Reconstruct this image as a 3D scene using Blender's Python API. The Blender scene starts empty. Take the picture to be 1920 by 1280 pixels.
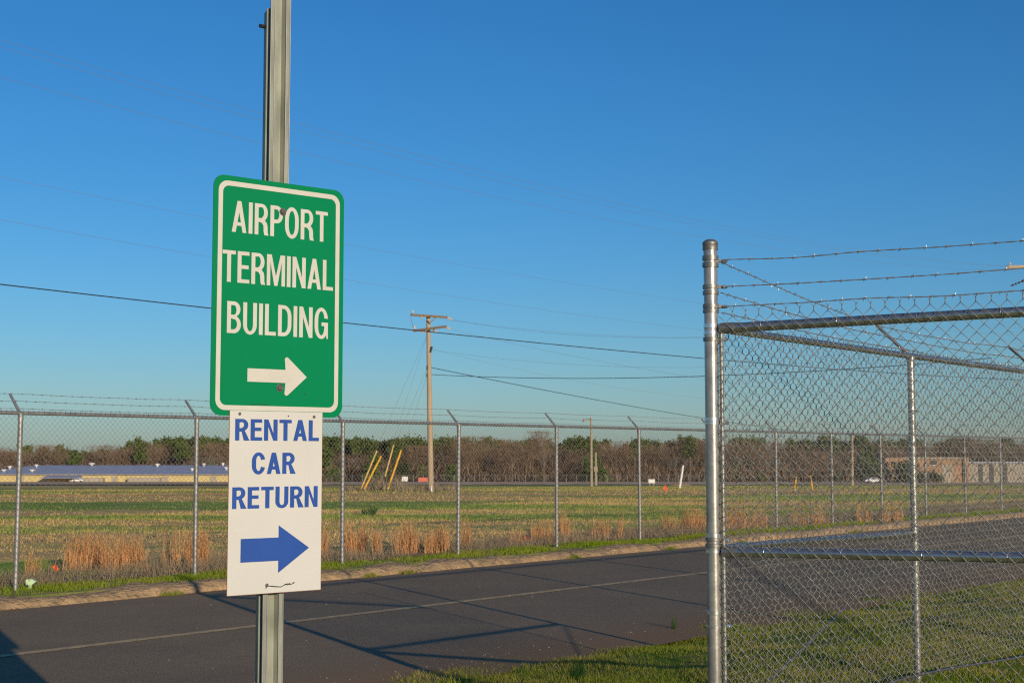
import bpy, math, random
import numpy as np
from mathutils import Vector
random.seed(7); RNG = np.random.default_rng(7)
S = bpy.context.scene; COL = S.collection
R = math.radians

# ------------------------------------------------------------------ camera, sky, sun, exposure
CAM_H, PITCH, FPX = 1.84, math.atan(213/2667), 2667.0
cam = bpy.data.cameras.new('camera'); cam_o = bpy.data.objects.new('camera', cam); COL.objects.link(cam_o)
cam.sensor_width = 36; cam.lens = 50; cam.clip_start = .1; cam.clip_end = 6000
cam_o.location = (0, 0, CAM_H); cam_o.rotation_euler = (R(90)+PITCH, 0, 0)
cam.dof.use_dof = True; cam.dof.focus_distance = 6.6; cam.dof.aperture_fstop = 11
S.camera = cam_o

SUN_EL, SUN_AZ = R(12.6), math.atan2(.447, -.894)         # azimuth measured from +Y towards +X
w = bpy.data.worlds.new('World'); S.world = w; w.use_nodes = True
nt = w.node_tree; bg = nt.nodes['Background']
sky = nt.nodes.new('ShaderNodeTexSky'); sky.sky_type = 'NISHITA'; sky.sun_disc = False
sky.sun_elevation = SUN_EL; sky.sun_rotation = SUN_AZ
sky.altitude = 100; sky.air_density = 1.08; sky.dust_density = .4; sky.ozone_density = 6.4
hs = nt.nodes.new('ShaderNodeHueSaturation'); hs.inputs['Saturation'].default_value = 1.10
nt.links.new(sky.outputs[0], hs.inputs['Color']); nt.links.new(hs.outputs[0], bg.inputs[0])
bg.inputs[1].default_value = .114
sl = bpy.data.lights.new('sun', 'SUN'); sl.energy = 4.4; sl.angle = R(.4); sl.color = (1, .82, .60)
so = bpy.data.objects.new('sun', sl); COL.objects.link(so)
to_sun = Vector((math.sin(SUN_AZ)*math.cos(SUN_EL), math.cos(SUN_AZ)*math.cos(SUN_EL), math.sin(SUN_EL)))
so.rotation_euler = to_sun.to_track_quat('Z', 'Y').to_euler(); so.location = (10, -20, 20)
S.view_settings.view_transform = 'Standard'; S.view_settings.look = 'None'
S.view_settings.exposure = 0.0; S.view_settings.gamma = 1
S.render.engine = 'CYCLES'; S.cycles.use_denoising = False; S.cycles.max_bounces = 6; S.cycles.filter_width = 1.15
S.cycles.transparent_max_bounces = 8

# ------------------------------------------------------------------ small maths
CT, ST = math.cos(PITCH), math.sin(PITCH)
def at(u, v, Y):
    """point at depth Y that the survey pixel (u, v) of the 1920 px photograph looks at"""
    a, b = (u-960)/FPX, (640-v)/FPX
    fy, fz = CT-b*ST, ST+b*CT
    return Vector((a/fy*Y, Y, CAM_H+fz/fy*Y))
RO = np.array((-4.75, 13.2)); RD = np.array((.639, .7692)); RN = np.array((-.7692, .639))   # road frame
def road(a, p, z=0.0):
    q = RO+RD*a+RN*p
    return Vector((q[0], q[1], z))
def sstep(x, a, b):
    t = np.clip((x-a)/(b-a), 0, 1); return t*t*(3-2*t)
_tab = np.random.default_rng(3).random((256, 256))
def vnoise(x, y):
    x = np.asarray(x, float); y = np.asarray(y, float)
    xi = np.floor(x).astype(int); yi = np.floor(y).astype(int); fx = x-xi; fy = y-yi
    fx = fx*fx*(3-2*fx); fy = fy*fy*(3-2*fy)
    g = lambda i, j: _tab[i % 256, j % 256]
    return (g(xi, yi)*(1-fx)+g(xi+1, yi)*fx)*(1-fy)+(g(xi, yi+1)*(1-fx)+g(xi+1, yi+1)*fx)*fy
def ground(x, y):
    x = np.asarray(x, float); y = np.asarray(y, float)
    p = (x-RO[0])*RN[0]+(y-RO[1])*RN[1]; a = (x-RO[0])*RD[0]+(y-RO[1])*RD[1]
    n = (vnoise(a*1.3, p*1.3)-.5)*.09+(vnoise(a*4, p*4)-.5)*.035
    bank = -.035+.22*sstep(-p, 3.55, 6.8)+n*sstep(-p, 3.2, 3.9)
    far = np.where(y < 88, -.0077*np.maximum(y-25, 0), -.485-.01725*(y-88))
    field = .108+far*sstep(p, 5, 14)+n*.8*sstep(p, 4.6, 6)
    return np.where(p < -3.0, bank, np.where(p > 3.7, field, -.035))
def gz(x, y): return float(ground(x, y))
def hit(u, v):
    """where the view ray through a survey pixel meets the ground"""
    lo, hi = 4.0, 700.0
    for Y in np.linspace(5, 700, 2500):
        q = at(u, v, Y)
        if q.z < gz(q.x, q.y): return q
    return at(u, v, 700)

# ------------------------------------------------------------------ mesh building
class MB:
    def __init__(s): s.v = []; s.f = []; s.n = 0
    def add(s, v, f):
        v = np.asarray(v, float).reshape(-1, 3); s.v.append(v)
        s.f.extend([tuple(int(i)+s.n for i in q) for q in f]); s.n += len(v); return s
    def box(s, c, size, ax=None):
        c = np.array(c, float); hx, hy, hz = np.array(size)/2
        A = np.eye(3) if ax is None else np.array([list(a) for a in ax], float)
        v = [c+A[0]*x*hx+A[1]*y*hy+A[2]*z*hz for x in (-1, 1) for y in (-1, 1) for z in (-1, 1)]
        return s.add(v, [(0, 1, 3, 2), (4, 6, 7, 5), (0, 4, 5, 1), (2, 3, 7, 6), (0, 2, 6, 4), (1, 5, 7, 3)])
    def tube(s, pts, r, n=8, cap=True):
        P = np.array([list(p) for p in pts], float); m = len(P)
        rr = np.broadcast_to(np.asarray(r, float), (m,))
        T = np.gradient(P, axis=0); T /= np.linalg.norm(T, axis=1)[:, None]+1e-12
        up = np.array((0, 0, 1.)) if abs(T[0][2]) < .9 else np.array((1., 0, 0))
        v = []
        for k in range(m):
            U = np.cross(T[k], up)
            if np.linalg.norm(U) < 1e-5: U = np.array((1., 0, 0))
            U /= np.linalg.norm(U); W = np.cross(U, T[k])
            for j in range(n):
                a = 2*math.pi*j/n; v.append(P[k]+rr[k]*(math.cos(a)*U+math.sin(a)*W))
        f = [(k*n+j, k*n+(j+1) % n, (k+1)*n+(j+1) % n, (k+1)*n+j) for k in range(m-1) for j in range(n)]
        if cap: f += [tuple(range(n))[::-1], tuple(range((m-1)*n, m*n))]
        return s.add(v, f)
    def lathe(s, c, prof, n=16):
        """prof: (radius, z) pairs from bottom to top"""
        v = [(c[0]+r*math.cos(2*math.pi*j/n), c[1]+r*math.sin(2*math.pi*j/n), c[2]+z) for r, z in prof for j in range(n)]
        m = len(prof)
        f = [(k*n+j, k*n+(j+1) % n, (k+1)*n+(j+1) % n, (k+1)*n+j) for k in range(m-1) for j in range(n)]
        f += [tuple(range(n))[::-1], tuple(range((m-1)*n, m*n))]
        return s.add(v, f)
    def prism(s, poly, o, ax, h):
        """poly in the plane of ax[0], ax[1]; thickness h along ax[2] (centred)"""
        o = np.array(o, float); A = [np.array(list(a), float) for a in ax]; n = len(poly)
        v = [o+A[0]*x+A[1]*y+A[2]*z for z in (-h/2, h/2) for x, y in poly]
        f = [tuple(range(n))[::-1], tuple(range(n, 2*n))]+[(j, (j+1) % n, n+(j+1) % n, n+j) for j in range(n)]
        return s.add(v, f)
    def build(s, name, m, parent=None, smooth=False, loc=None):
        me = bpy.data.meshes.new(name); V = np.concatenate(s.v) if s.v else np.zeros((0, 3))
        if parent is not None:
            q = parent
            while q is not None:                              # child meshes are written in world space
                V = V-np.array(q.location); q = q.parent
        if loc is not None: V = V-np.array(loc)
        me.from_pydata(V.tolist(), [], s.f); me.update()
        if smooth:
            me.polygons.foreach_set('use_smooth', [True]*len(me.polygons)); me.set_sharp_from_angle(angle=R(38))
        me.materials.append(m)
        o = bpy.data.objects.new(name, me); COL.objects.link(o)
        if parent is not None: o.parent = parent
        if loc is not None: o.location = loc
        return o
def raw(name, V, F, m, smooth=False, parent=None):
    """fast path: all faces with the same corner count"""
    V = np.asarray(V, np.float32); F = np.asarray(F, np.int32); k = F.shape[1]
    if parent is not None: V = V-np.array(parent.location, np.float32)
    me = bpy.data.meshes.new(name)
    me.vertices.add(len(V)); me.vertices.foreach_set('co', V.ravel())
    me.loops.add(F.size); me.loops.foreach_set('vertex_index', F.ravel())
    me.polygons.add(len(F)); me.polygons.foreach_set('loop_start', np.arange(0, F.size, k, dtype=np.int32))
    me.polygons.foreach_set('loop_total', np.full(len(F), k, np.int32))
    if smooth: me.polygons.foreach_set('use_smooth', np.ones(len(F), bool))
    me.update(calc_edges=True); me.validate()
    me.materials.append(m)
    o = bpy.data.objects.new(name, me); COL.objects.link(o)
    if parent is not None: o.parent = parent
    return o
def tag(o, label=None, cat=None, group=None, kind=None):
    if label: o['label'] = label
    if cat: o['category'] = cat
    if group: o['group'] = group
    if kind: o['kind'] = kind
    return o
def empty(name, loc, label=None, cat=None, group=None):
    o = bpy.data.objects.new(name, None); COL.objects.link(o); o.location = loc; o.empty_display_size = .2
    return tag(o, label, cat, group)

# ------------------------------------------------------------------ materials
def mat(name, c, c2=None, scale=5, rough=.6, metal=0, bump=0, bscale=None, island=0, spec=.5, detail=6, coord='Object', stretch=None, trans=0):
    m = bpy.data.materials.new(name); m.use_nodes = True; t = m.node_tree; b = t.nodes['Principled BSDF']
    b.inputs['Roughness'].default_value = rough; b.inputs['Metallic'].default_value = metal
    b.inputs['Specular IOR Level'].default_value = spec
    b.inputs['Base Color'].default_value = (*c, 1)
    tc = t.nodes.new('ShaderNodeTexCoord'); vec = tc.outputs[coord]
    if stretch:
        mp = t.nodes.new('ShaderNodeMapping'); mp.inputs['Scale'].default_value = stretch
        t.links.new(vec, mp.inputs[0]); vec = mp.outputs[0]
    if c2:
        n = t.nodes.new('ShaderNodeTexNoise'); n.inputs['Scale'].default_value = scale; n.inputs['Detail'].default_value = detail
        t.links.new(vec, n.inputs['Vector'])
        r = t.nodes.new('ShaderNodeValToRGB'); r.color_ramp.elements[0].position = .35; r.color_ramp.elements[1].position = .65
        r.color_ramp.elements[0].color = (*c, 1); r.color_ramp.elements[1].color = (*c2, 1)
        t.links.new(n.outputs[0], r.inputs[0]); col = r.outputs[0]
        if island:
            g = t.nodes.new('ShaderNodeNewGeometry'); h = t.nodes.new('ShaderNodeMixRGB'); h.inputs[0].default_value = island
            r2 = t.nodes.new('ShaderNodeValToRGB'); r2.color_ramp.elements[0].color = (*c, 1); r2.color_ramp.elements[1].color = (*c2, 1)
            t.links.new(g.outputs['Random Per Island'], r2.inputs[0]); t.links.new(col, h.inputs[1]); t.links.new(r2.outputs[0], h.inputs[2]); col = h.outputs[0]
        t.links.new(col, b.inputs['Base Color'])
    if bump:
        n2 = t.nodes.new('ShaderNodeTexNoise'); n2.inputs['Scale'].default_value = bscale or scale; n2.inputs['Detail'].default_value = 5
        t.links.new(vec, n2.inputs['Vector'])
        bm = t.nodes.new('ShaderNodeBump'); bm.inputs['Strength'].default_value = bump; bm.inputs['Distance'].default_value = .02
        t.links.new(n2.outputs[0], bm.inputs['Height']); t.links.new(bm.outputs[0], b.inputs['Normal'])
    if trans:
        td = t.nodes.new('ShaderNodeBsdfTranslucent'); mx = t.nodes.new('ShaderNodeMixShader'); mx.inputs[0].default_value = trans
        if c2: t.links.new(col, td.inputs[0])
        else: td.inputs[0].default_value = (*c, 1)
        t.links.new(b.outputs[0], mx.inputs[1]); t.links.new(td.outputs[0], mx.inputs[2])
        t.links.new(mx.outputs[0], t.nodes['Material Output'].inputs[0])
    return m
M = {}
M['galv'] = mat('galvanized pipe', (.50, .50, .49), (.38, .38, .37), 30, rough=.30, metal=.9, bump=.05, bscale=60)
M['galv_post'] = mat('bright galvanized post', (.46, .45, .42), (.32, .315, .30), 14, rough=.30, metal=.62, bump=.04, bscale=50)
M['galv_dull'] = mat('weathered galvanized pipe', (.31, .31, .30), (.22, .22, .215), 8, rough=.5, metal=.55)
M['galv_band'] = mat('bright band', (.85, .85, .85), (.7, .7, .7), 30, rough=.25, metal=.9)
M['galv_dark'] = mat('dull band', (.27, .27, .26), (.20, .20, .195), 30, rough=.45, metal=.7)
M['mesh'] = mat('chain link wire', (.28, .285, .26), (.19, .195, .185), 3, rough=.48, metal=.5)
M['mesh_far'] = mat('weathered chain link wire', (.19, .19, .18), (.14, .14, .135), 3, rough=.55, metal=.4)
M['barb'] = mat('barbed wire steel', (.40, .39, .37), (.28, .27, .25), 20, rough=.45, metal=.6)
M['upost'] = mat('galvanized sign channel', (.33, .345, .285), (.22, .235, .19), 16, rough=.5, metal=.25, bump=.1, bscale=25, stretch=(1, 1, .35))
M['green'] = mat('green sign sheeting', (.0, .20, .078), (.0, .188, .072), 3, rough=.5, spec=.12, bump=.02, bscale=6)
M['green_dark'] = mat('scuffed green', (.0, .075, .035), rough=.6)
M['cream'] = mat('cream reflective sheeting', (.55, .535, .49), (.52, .50, .45), 12, rough=.5)
M['white'] = mat('white sign plastic', (.555, .555, .535), (.535, .535, .51), 5, rough=.45)
M['edge'] = mat('sign sheet edge', (.33, .16, .10), rough=.7)
M['blue'] = mat('blue vinyl lettering', (.017, .073, .33), (.015, .066, .30), 10, rough=.45)
M['bolt'] = mat('bolt steel', (.25, .24, .22), (.16, .13, .11), 60, rough=.4, metal=.7)
M['black'] = mat('black steel', (.015, .015, .017), rough=.6)
M['concrete'] = mat('kerb concrete', (.43, .29, .15), (.26, .18, .095), 5, rough=.95, bump=1, bscale=14, detail=12)
[n for n in M['concrete'].node_tree.nodes if n.type == 'BUMP'][0].inputs['Distance'].default_value = .06
M['line'] = mat('worn yellow road paint', (.62, .43, .18), (.34, .255, .13), 9, rough=.8)
M['wood_pole'] = mat('utility pole wood', (.42, .315, .205), (.33, .245, .155), 3, rough=.85, stretch=(4, 4, .3))
M['wood_dark'] = mat('weathered crossarm wood', (.23, .155, .09), (.16, .11, .07), 4, rough=.9)
M['wood_grey'] = mat('grey pole wood', (.36, .30, .20), (.27, .22, .15), 3, rough=.9, stretch=(4, 4, .3))
M['porcelain'] = mat('insulator', (.55, .52, .46), rough=.35)
M['dark_ins'] = mat('dark insulator', (.06, .05, .05), rough=.35)
M['wire'] = mat('power line', (.17, .15, .14), rough=.6)
M['wire_dark'] = mat('black cable', (.022, .024, .028), rough=.6)
M['yellow'] = mat('yellow guy guard', (.75, .40, .02), (.66, .34, .015), 1.5, rough=.5)
M['yellow_pale'] = mat('faded yellow guy guard', (.66, .47, .13), (.56, .38, .09), 1.5, rough=.6)
M['orange'] = mat('orange flag', (.85, .12, .015), rough=.6)
M['pale_green'] = mat('pale green plastic', (.50, .66, .40), (.42, .57, .33), 6, rough=.5)
M['white_paint'] = mat('white paint', (.78, .76, .72), (.66, .64, .60), 3, rough=.6)
M['red_paint'] = mat('faded red paint', (.60, .13, .08), rough=.6)
M['car_paint'] = mat('white car paint', (.75, .75, .75), rough=.25)
M['glass'] = mat('dark glass', (.03, .04, .05), rough=.1)
M['rubber'] = mat('rubber', (.02, .02, .02), rough=.8)
M['roof_blue'] = mat('blue grey metal roof', (.34, .375, .48), (.30, .335, .43), .25, rough=.55, metal=.1)
M['wall_yellow'] = mat('yellow metal wall', (.55, .46, .21), (.47, .38, .165), .12, rough=.7)
M['wall_beige'] = mat('beige panel', (.36, .32, .25), (.30, .26, .20), .3, rough=.8)
M['wall_orange'] = mat('orange brick wall', (.38, .225, .12), (.30, .18, .095), .4, rough=.85)
M['pebble'] = mat('pale pebble', (.55, .47, .38), (.35, .28, .22), 3, rough=.9, island=.8)
M['blade'] = mat('short winter grass', (.12, .215, .004), (.37, .30, .085), 1.1, rough=.8, island=.45, spec=.04, trans=.25)
M['blade_green'] = mat('verge grass', (.15, .26, .008), (.29, .28, .05), .9, rough=.8, island=.4, spec=.04, trans=.25)
M['blade_tuft'] = mat('green tuft', (.03, .09, .02), (.055, .12, .025), 2, rough=.7, island=.5, spec=.15, trans=.2)
M['weed'] = mat('dead weeds', (.30, .22, .14), (.20, .165, .10), 1.2, rough=.8, island=.6, spec=.1)
M['sedge'] = mat('tan broomsedge', (.72, .40, .16), (.52, .27, .11), 6, rough=.75, island=.7, spec=.1, trans=.15)
M['twig'] = mat('bare winter twigs', (.25, .172, .112), (.165, .115, .078), .09, rough=.9, island=.5, spec=.1)
M['twig_dark'] = mat('dark undergrowth', (.10, .075, .055), (.06, .05, .04), .1, rough=.95, island=.5, spec=.1)
M['bark'] = mat('grey brown bark', (.20, .155, .115), (.14, .11, .085), 1, rough=.95)
M['pine'] = mat('pine needles', (.055, .09, .022), (.105, .13, .035), .12, rough=.8, island=.6, spec=.15)
M['bush'] = mat('dark evergreen leaves', (.035, .05, .02), (.06, .07, .03), .3, rough=.8, island=.6, spec=.1)

# asphalt with speckle, wheel-track wear and red dirt washed along its near edge
def asphalt(name, base=(.222, .160, .090)):
    m = bpy.data.materials.new(name); m.use_nodes = True; t = m.node_tree; b = t.nodes['Principled BSDF']
    g = t.nodes.new('ShaderNodeNewGeometry'); N = t.nodes.new; L = t.links.new
    def noise(s, d=4):
        n = N('ShaderNodeTexNoise'); n.inputs['Scale'].default_value = s; n.inputs['Detail'].default_value = d; L(g.outputs['Position'], n.inputs['Vector']); return n
    fine, mid, big = noise(55, 3), noise(9, 5), noise(.6, 4)
    def ramp(src, p0, p1, a, c):
        r = N('ShaderNodeValToRGB'); r.color_ramp.elements[0].position = p0; r.color_ramp.elements[1].position = p1
        r.color_ramp.elements[0].color = (*a, 1); r.color_ramp.elements[1].color = (*c, 1); L(src, r.inputs[0]); return r.outputs[0]
    c = ramp(fine.outputs[0], .3, .72, tuple(x*.5 for x in base), tuple(x*1.75 for x in base))
    def mix(typ, fac, a, bb):
        x = N('ShaderNodeMixRGB'); x.blend_type = typ
        if isinstance(fac, float): x.inputs[0].default_value = fac
        else: L(fac, x.inputs[0])
        L(a, x.inputs[1])
        if isinstance(bb, tuple): x.inputs[2].default_value = (*bb, 1)
        else: L(bb, x.inputs[2])
        return x.outputs[0]
    c = mix('MULTIPLY', .6, c, ramp(big.outputs[0], .3, .7, (.72, .72, .72), (1.1, 1.08, 1.05)))
    c = mix('MULTIPLY', .35, c, ramp(mid.outputs[0], .35, .65, (.7, .7, .7), (1.1, 1.1, 1.1)))
    d = N('ShaderNodeVectorMath'); d.operation = 'DOT_PRODUCT'; d.inputs[1].default_value = (RN[0], RN[1], 0); L(g.outputs['Position'], d.inputs[0])
    ad = N('ShaderNodeMath'); ad.operation = 'MULTIPLY_ADD'; L(mid.outputs[0], ad.inputs[0]); ad.inputs[1].default_value = .9; L(d.outputs['Value'], ad.inputs[2])
    off = float(RO@RN)
    def mr(p0, p1):
        q = N('ShaderNodeMapRange'); q.inputs['From Min'].default_value = off+p0+.45; q.inputs['From Max'].default_value = off+p1+.45
        q.inputs['To Min'].default_value = 1; q.inputs['To Max'].default_value = 0; L(ad.outputs[0], q.inputs['Value']); return q.outputs[0]
    c = mix('MIX', mr(-3.75, -2.5), c, (.26, .15, .065))
    q = N('ShaderNodeMapRange'); q.inputs['From Min'].default_value = off+3.2+.45; q.inputs['From Max'].default_value = off+3.7+.45; L(ad.outputs[0], q.inputs['Value'])
    c = mix('MIX', q.outputs[0], c, (.24, .15, .09))
    L(c, b.inputs['Base Color']); b.inputs['Roughness'].default_value = .85; b.inputs['Specular IOR Level'].default_value = .3
    bp = N('ShaderNodeBump'); bp.inputs['Strength'].default_value = .35; bp.inputs['Distance'].default_value = .006
    L(fine.outputs[0], bp.inputs['Height']); L(bp.outputs[0], b.inputs['Normal'])
    return m
M['asphalt'] = asphalt('asphalt')
M['taxi'] = mat('taxiway asphalt', (.20, .16, .135), (.16, .13, .11), .2, rough=.9, coord='Object')
M['pale_line'] = mat('pale concrete edge', (.70, .52, .42), (.60, .45, .36), .3, rough=.9)

def field_colour(t, g):
    """green and tan bands of the mown field as a colour socket (world position)"""
    N = t.nodes.new; L = t.links.new
    def noise(s, d, st=None):
        n = N('ShaderNodeTexNoise'); n.inputs['Scale'].default_value = s; n.inputs['Detail'].default_value = d; n.inputs['Roughness'].default_value = .62
        if st:
            mp = N('ShaderNodeMapping'); mp.inputs['Scale'].default_value = st; mp.inputs['Rotation'].default_value = (0, 0, -.06); L(g.outputs['Position'], mp.inputs[0]); L(mp.outputs[0], n.inputs['Vector'])
        else: L(g.outputs['Position'], n.inputs['Vector'])
        return n.outputs[0]
    def ramp(src, stops):
        r = N('ShaderNodeValToRGB'); e = r.color_ramp.elements
        for i, (p, c) in enumerate(stops):
            q = e[i] if i < 2 else e.new(p)
            q.position = p; q.color = (*c, 1)
        L(src, r.inputs[0]); return r.outputs[0]
    def mix(fac, a, c, typ='MIX'):
        x = N('ShaderNodeMixRGB'); x.blend_type = typ; x.inputs[0].default_value = fac; L(a, x.inputs[1]); L(c, x.inputs[2]); return x.outputs[0]
    G1, G2, T1, T2 = (.15, .27, .03), (.26, .33, .045), (.62, .42, .165), (.52, .33, .135)
    bands = ramp(noise(1, 5, (.012, .10, 1)), [(.42, G1), (.485, G2), (.53, T1), (.62, T2)])
    patch = ramp(noise(.42, 6), [(.38, G1), (.60, T1)])
    c = mix(.18, bands, patch)
    return mix(.5, c, ramp(noise(6, 5), [(.3, (.75, .75, .7)), (.7, (1.2, 1.17, 1.12))]), 'MULTIPLY')

# terrain: soil and thin grass on the bank, brown soil at the fence, banded green and tan field
def terrain_mat():
    m = bpy.data.materials.new('terrain'); m.use_nodes = True; t = m.node_tree; b = t.nodes['Principled BSDF']; N = t.nodes.new; L = t.links.new
    g = N('ShaderNodeNewGeometry')
    def noise(s, d=5, st=None):
        n = N('ShaderNodeTexNoise'); n.inputs['Scale'].default_value = s; n.inputs['Detail'].default_value = d; n.inputs['Roughness'].default_value = .6
        if st:
            mp = N('ShaderNodeMapping'); mp.inputs['Scale'].default_value = st; mp.inputs['Rotation'].default_value = (0, 0, .1); L(g.outputs['Position'], mp.inputs[0]); L(mp.outputs[0], n.inputs['Vector'])
        else: L(g.outputs['Position'], n.inputs['Vector'])
        return n.outputs[0]
    def ramp(src, stops):
        r = N('ShaderNodeValToRGB'); e = r.color_ramp.elements
        for i, (p, c) in enumerate(stops):
            q = e[i] if i < 2 else e.new(p)
            q.position = p; q.color = (*c, 1)
        L(src, r.inputs[0]); return r.outputs[0]
    def mix(fac, a, c, typ='MIX'):
        x = N('ShaderNodeMixRGB'); x.blend_type = typ
        if isinstance(fac, float): x.inputs[0].default_value = fac
        else: L(fac, x.inputs[0])
        L(a, x.inputs[1])
        if isinstance(c, tuple): x.inputs[2].default_value = (*c, 1)
        else: L(c, x.inputs[2])
        return x.outputs[0]
    field = field_colour(t, g)
    d = N('ShaderNodeVectorMath'); d.operation = 'DOT_PRODUCT'; d.inputs[1].default_value = (RN[0], RN[1], 0); L(g.outputs['Position'], d.inputs[0])
    off = float(RO@RN)
    jit = N('ShaderNodeMath'); jit.operation = 'MULTIPLY_ADD'; L(noise(1.4, 4), jit.inputs[0]); jit.inputs[1].default_value = 1.6; L(d.outputs['Value'], jit.inputs[2])
    def mr(p0, p1, src=None):
        q = N('ShaderNodeMapRange'); q.inputs['From Min'].default_value = off+p0+.8; q.inputs['From Max'].default_value = off+p1+.8; L(jit.outputs[0], q.inputs['Value']); return q.outputs[0]
    verge = ramp(noise(2.2, 5), [(.38, (.16, .23, .03)), (.62, (.34, .27, .11))])
    soil = ramp(noise(3.5, 5), [(.35, (.26, .18, .12)), (.65, (.18, .14, .085))])
    bank = ramp(noise(3, 6), [(.35, (.10, .165, .008)), (.52, (.16, .19, .02)), (.68, (.28, .20, .095))])
    c = mix(mr(-1, 0), bank, verge); c = mix(mr(4.7, 5.1), c, soil); c = mix(mr(5.6, 7.6), c, field)
    sp = N('ShaderNodeSeparateXYZ'); L(g.outputs['Position'], sp.inputs[0])
    far = N('ShaderNodeMapRange'); far.inputs['From Min'].default_value = 190; far.inputs['From Max'].default_value = 260; L(sp.outputs['Y'], far.inputs['Value'])
    c = mix(far.outputs[0], c, ramp(noise(.05, 4), [(.4, (.62, .38, .24)), (.6, (.52, .36, .19))]))
    L(c, b.inputs['Base Color']); b.inputs['Roughness'].default_value = .95; b.inputs['Specular IOR Level'].default_value = .1
    bp = N('ShaderNodeBump'); bp.inputs['Strength'].default_value = .5; bp.inputs['Distance'].default_value = .08
    L(noise(5, 6), bp.inputs['Height']); L(bp.outputs[0], b.inputs['Normal'])
    return m
M['terrain'] = terrain_mat()

def field_blade_mat():
    m = bpy.data.materials.new('field grass'); m.use_nodes = True; t = m.node_tree; b = t.nodes['Principled BSDF']
    g = t.nodes.new('ShaderNodeNewGeometry'); c = field_colour(t, g)
    v = t.nodes.new('ShaderNodeMapRange'); v.inputs['To Min'].default_value = .75; v.inputs['To Max'].default_value = 1.2
    t.links.new(g.outputs['Random Per Island'], v.inputs['Value'])
    h = t.nodes.new('ShaderNodeHueSaturation'); t.links.new(v.outputs[0], h.inputs['Value']); t.links.new(c, h.inputs['Color'])
    t.links.new(h.outputs[0], b.inputs['Base Color']); b.inputs['Roughness'].default_value = .8; b.inputs['Specular IOR Level'].default_value = .1
    return m
M['field_blade'] = field_blade_mat()

# ------------------------------------------------------------------ the setting: ground, road, kerb, taxiway
def lines(*segs):
    out = []
    for a, b, n in segs: out += list(np.linspace(a, b, n, endpoint=False))
    return np.array(out+[segs[-1][1]])
av = lines((-2500, -300, 12), (-300, -60, 16), (-60, -12, 40), (-12, 50, 420), (50, 120, 60), (120, 400, 30), (400, 2500, 14))
pv = lines((-2500, -200, 10), (-200, -20, 16), (-20, -9, 20), (-9, -3.0, 80), (-3.0, 3.7, 4), (3.7, 14, 90), (14, 40, 40), (40, 120, 40), (120, 700, 60), (700, 2500, 10))
A, P = np.meshgrid(av, pv, indexing='ij')
GX, GY = RO[0]+RD[0]*A+RN[0]*P, RO[1]+RD[1]*A+RN[1]*P
GZ = ground(GX, GY); GZ = np.maximum(GZ, -24)
nA, nP = A.shape; idx = np.arange(nA*nP).reshape(nA, nP)
F = np.stack([idx[:-1, :-1], idx[1:, :-1], idx[1:, 1:], idx[:-1, 1:]], -1).reshape(-1, 4)
tag(raw('ground', np.stack([GX, GY, GZ], -1).reshape(-1, 3), F, M['terrain'], True), kind='structure')

mb = MB()
ra = np.linspace(-60, 160, 111)
mb.add([road(a, p) for a in ra for p in (-4.2, 3.62)], [(2*k, 2*k+2, 2*k+3, 2*k+1) for k in range(110)])
tag(mb.build('road', M['asphalt']), kind='structure')
mb = MB()
ra = np.linspace(-60, 160, 441)
mb.add([road(a, p+.006*math.sin(a*.9)+random.uniform(-.004, .004), .004) for a in ra for p in (-.07, .07)], [(2*k, 2*k+2, 2*k+3, 2*k+1) for k in range(440)])
tag(mb.build('road_marking', M['line']), kind='structure')
# rolled kerb: worn profile, joints every 3 m
prof = [(3.54, -.03), (3.55, .03), (3.60, .085), (3.68, .122), (3.80, .137), (3.90, .139), (3.97, .13), (3.98, .0)]
ra = np.arange(-40, 110, .1); V = []
for a in ra:
    k = abs(((a+1.2) % 3.05)-1.5); j = .004 if k > 1.47 else 0; n3 = float(vnoise(a*2.7+4, 8.3))-.5
    for i, (p, z) in enumerate(prof):
        n = float(vnoise(a*1.1+i*.3, i*.7))-.5; n2 = float(vnoise(a*5+9, i*1.9+3))-.5; sag = float(vnoise(a*.35, 5.5))-.5
        V.append(road(a, p+n*.07+n2*.04+sag*.07+n3*.05, z*.88-j+(n*.045+n2*.04+sag*.05+n3*.035 if 0 < i < 7 else 0)))
m8 = len(prof)
F = [(k*m8+i, (k+1)*m8+i, (k+1)*m8+i+1, k*m8+i+1) for k in range(len(ra)-1) for i in range(m8-1)]
tag(MB().add(V, F).build('kerb', M['concrete'], smooth=True), kind='structure')

def strip(name, y0, y1, x0, x1, lift, m):
    V = []; xs = np.linspace(x0, x1, 60); ys = np.linspace(y0, y1, 8)
    for x in xs:
        for y in ys: V.append((x, y, gz(x, y)+lift))
    n = len(ys)
    F = [(i*n+j, (i+1)*n+j, (i+1)*n+j+1, i*n+j+1) for i in range(len(xs)-1) for j in range(n-1)]
    return tag(MB().add(V, F).build(name, m), kind='structure')
strip('taxiway', 178, 215, -160, -28, .10, M['taxi'])
strip('taxiway_edge', 196, 226, -27.5, 70, .12, M['pale_line'])

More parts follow.
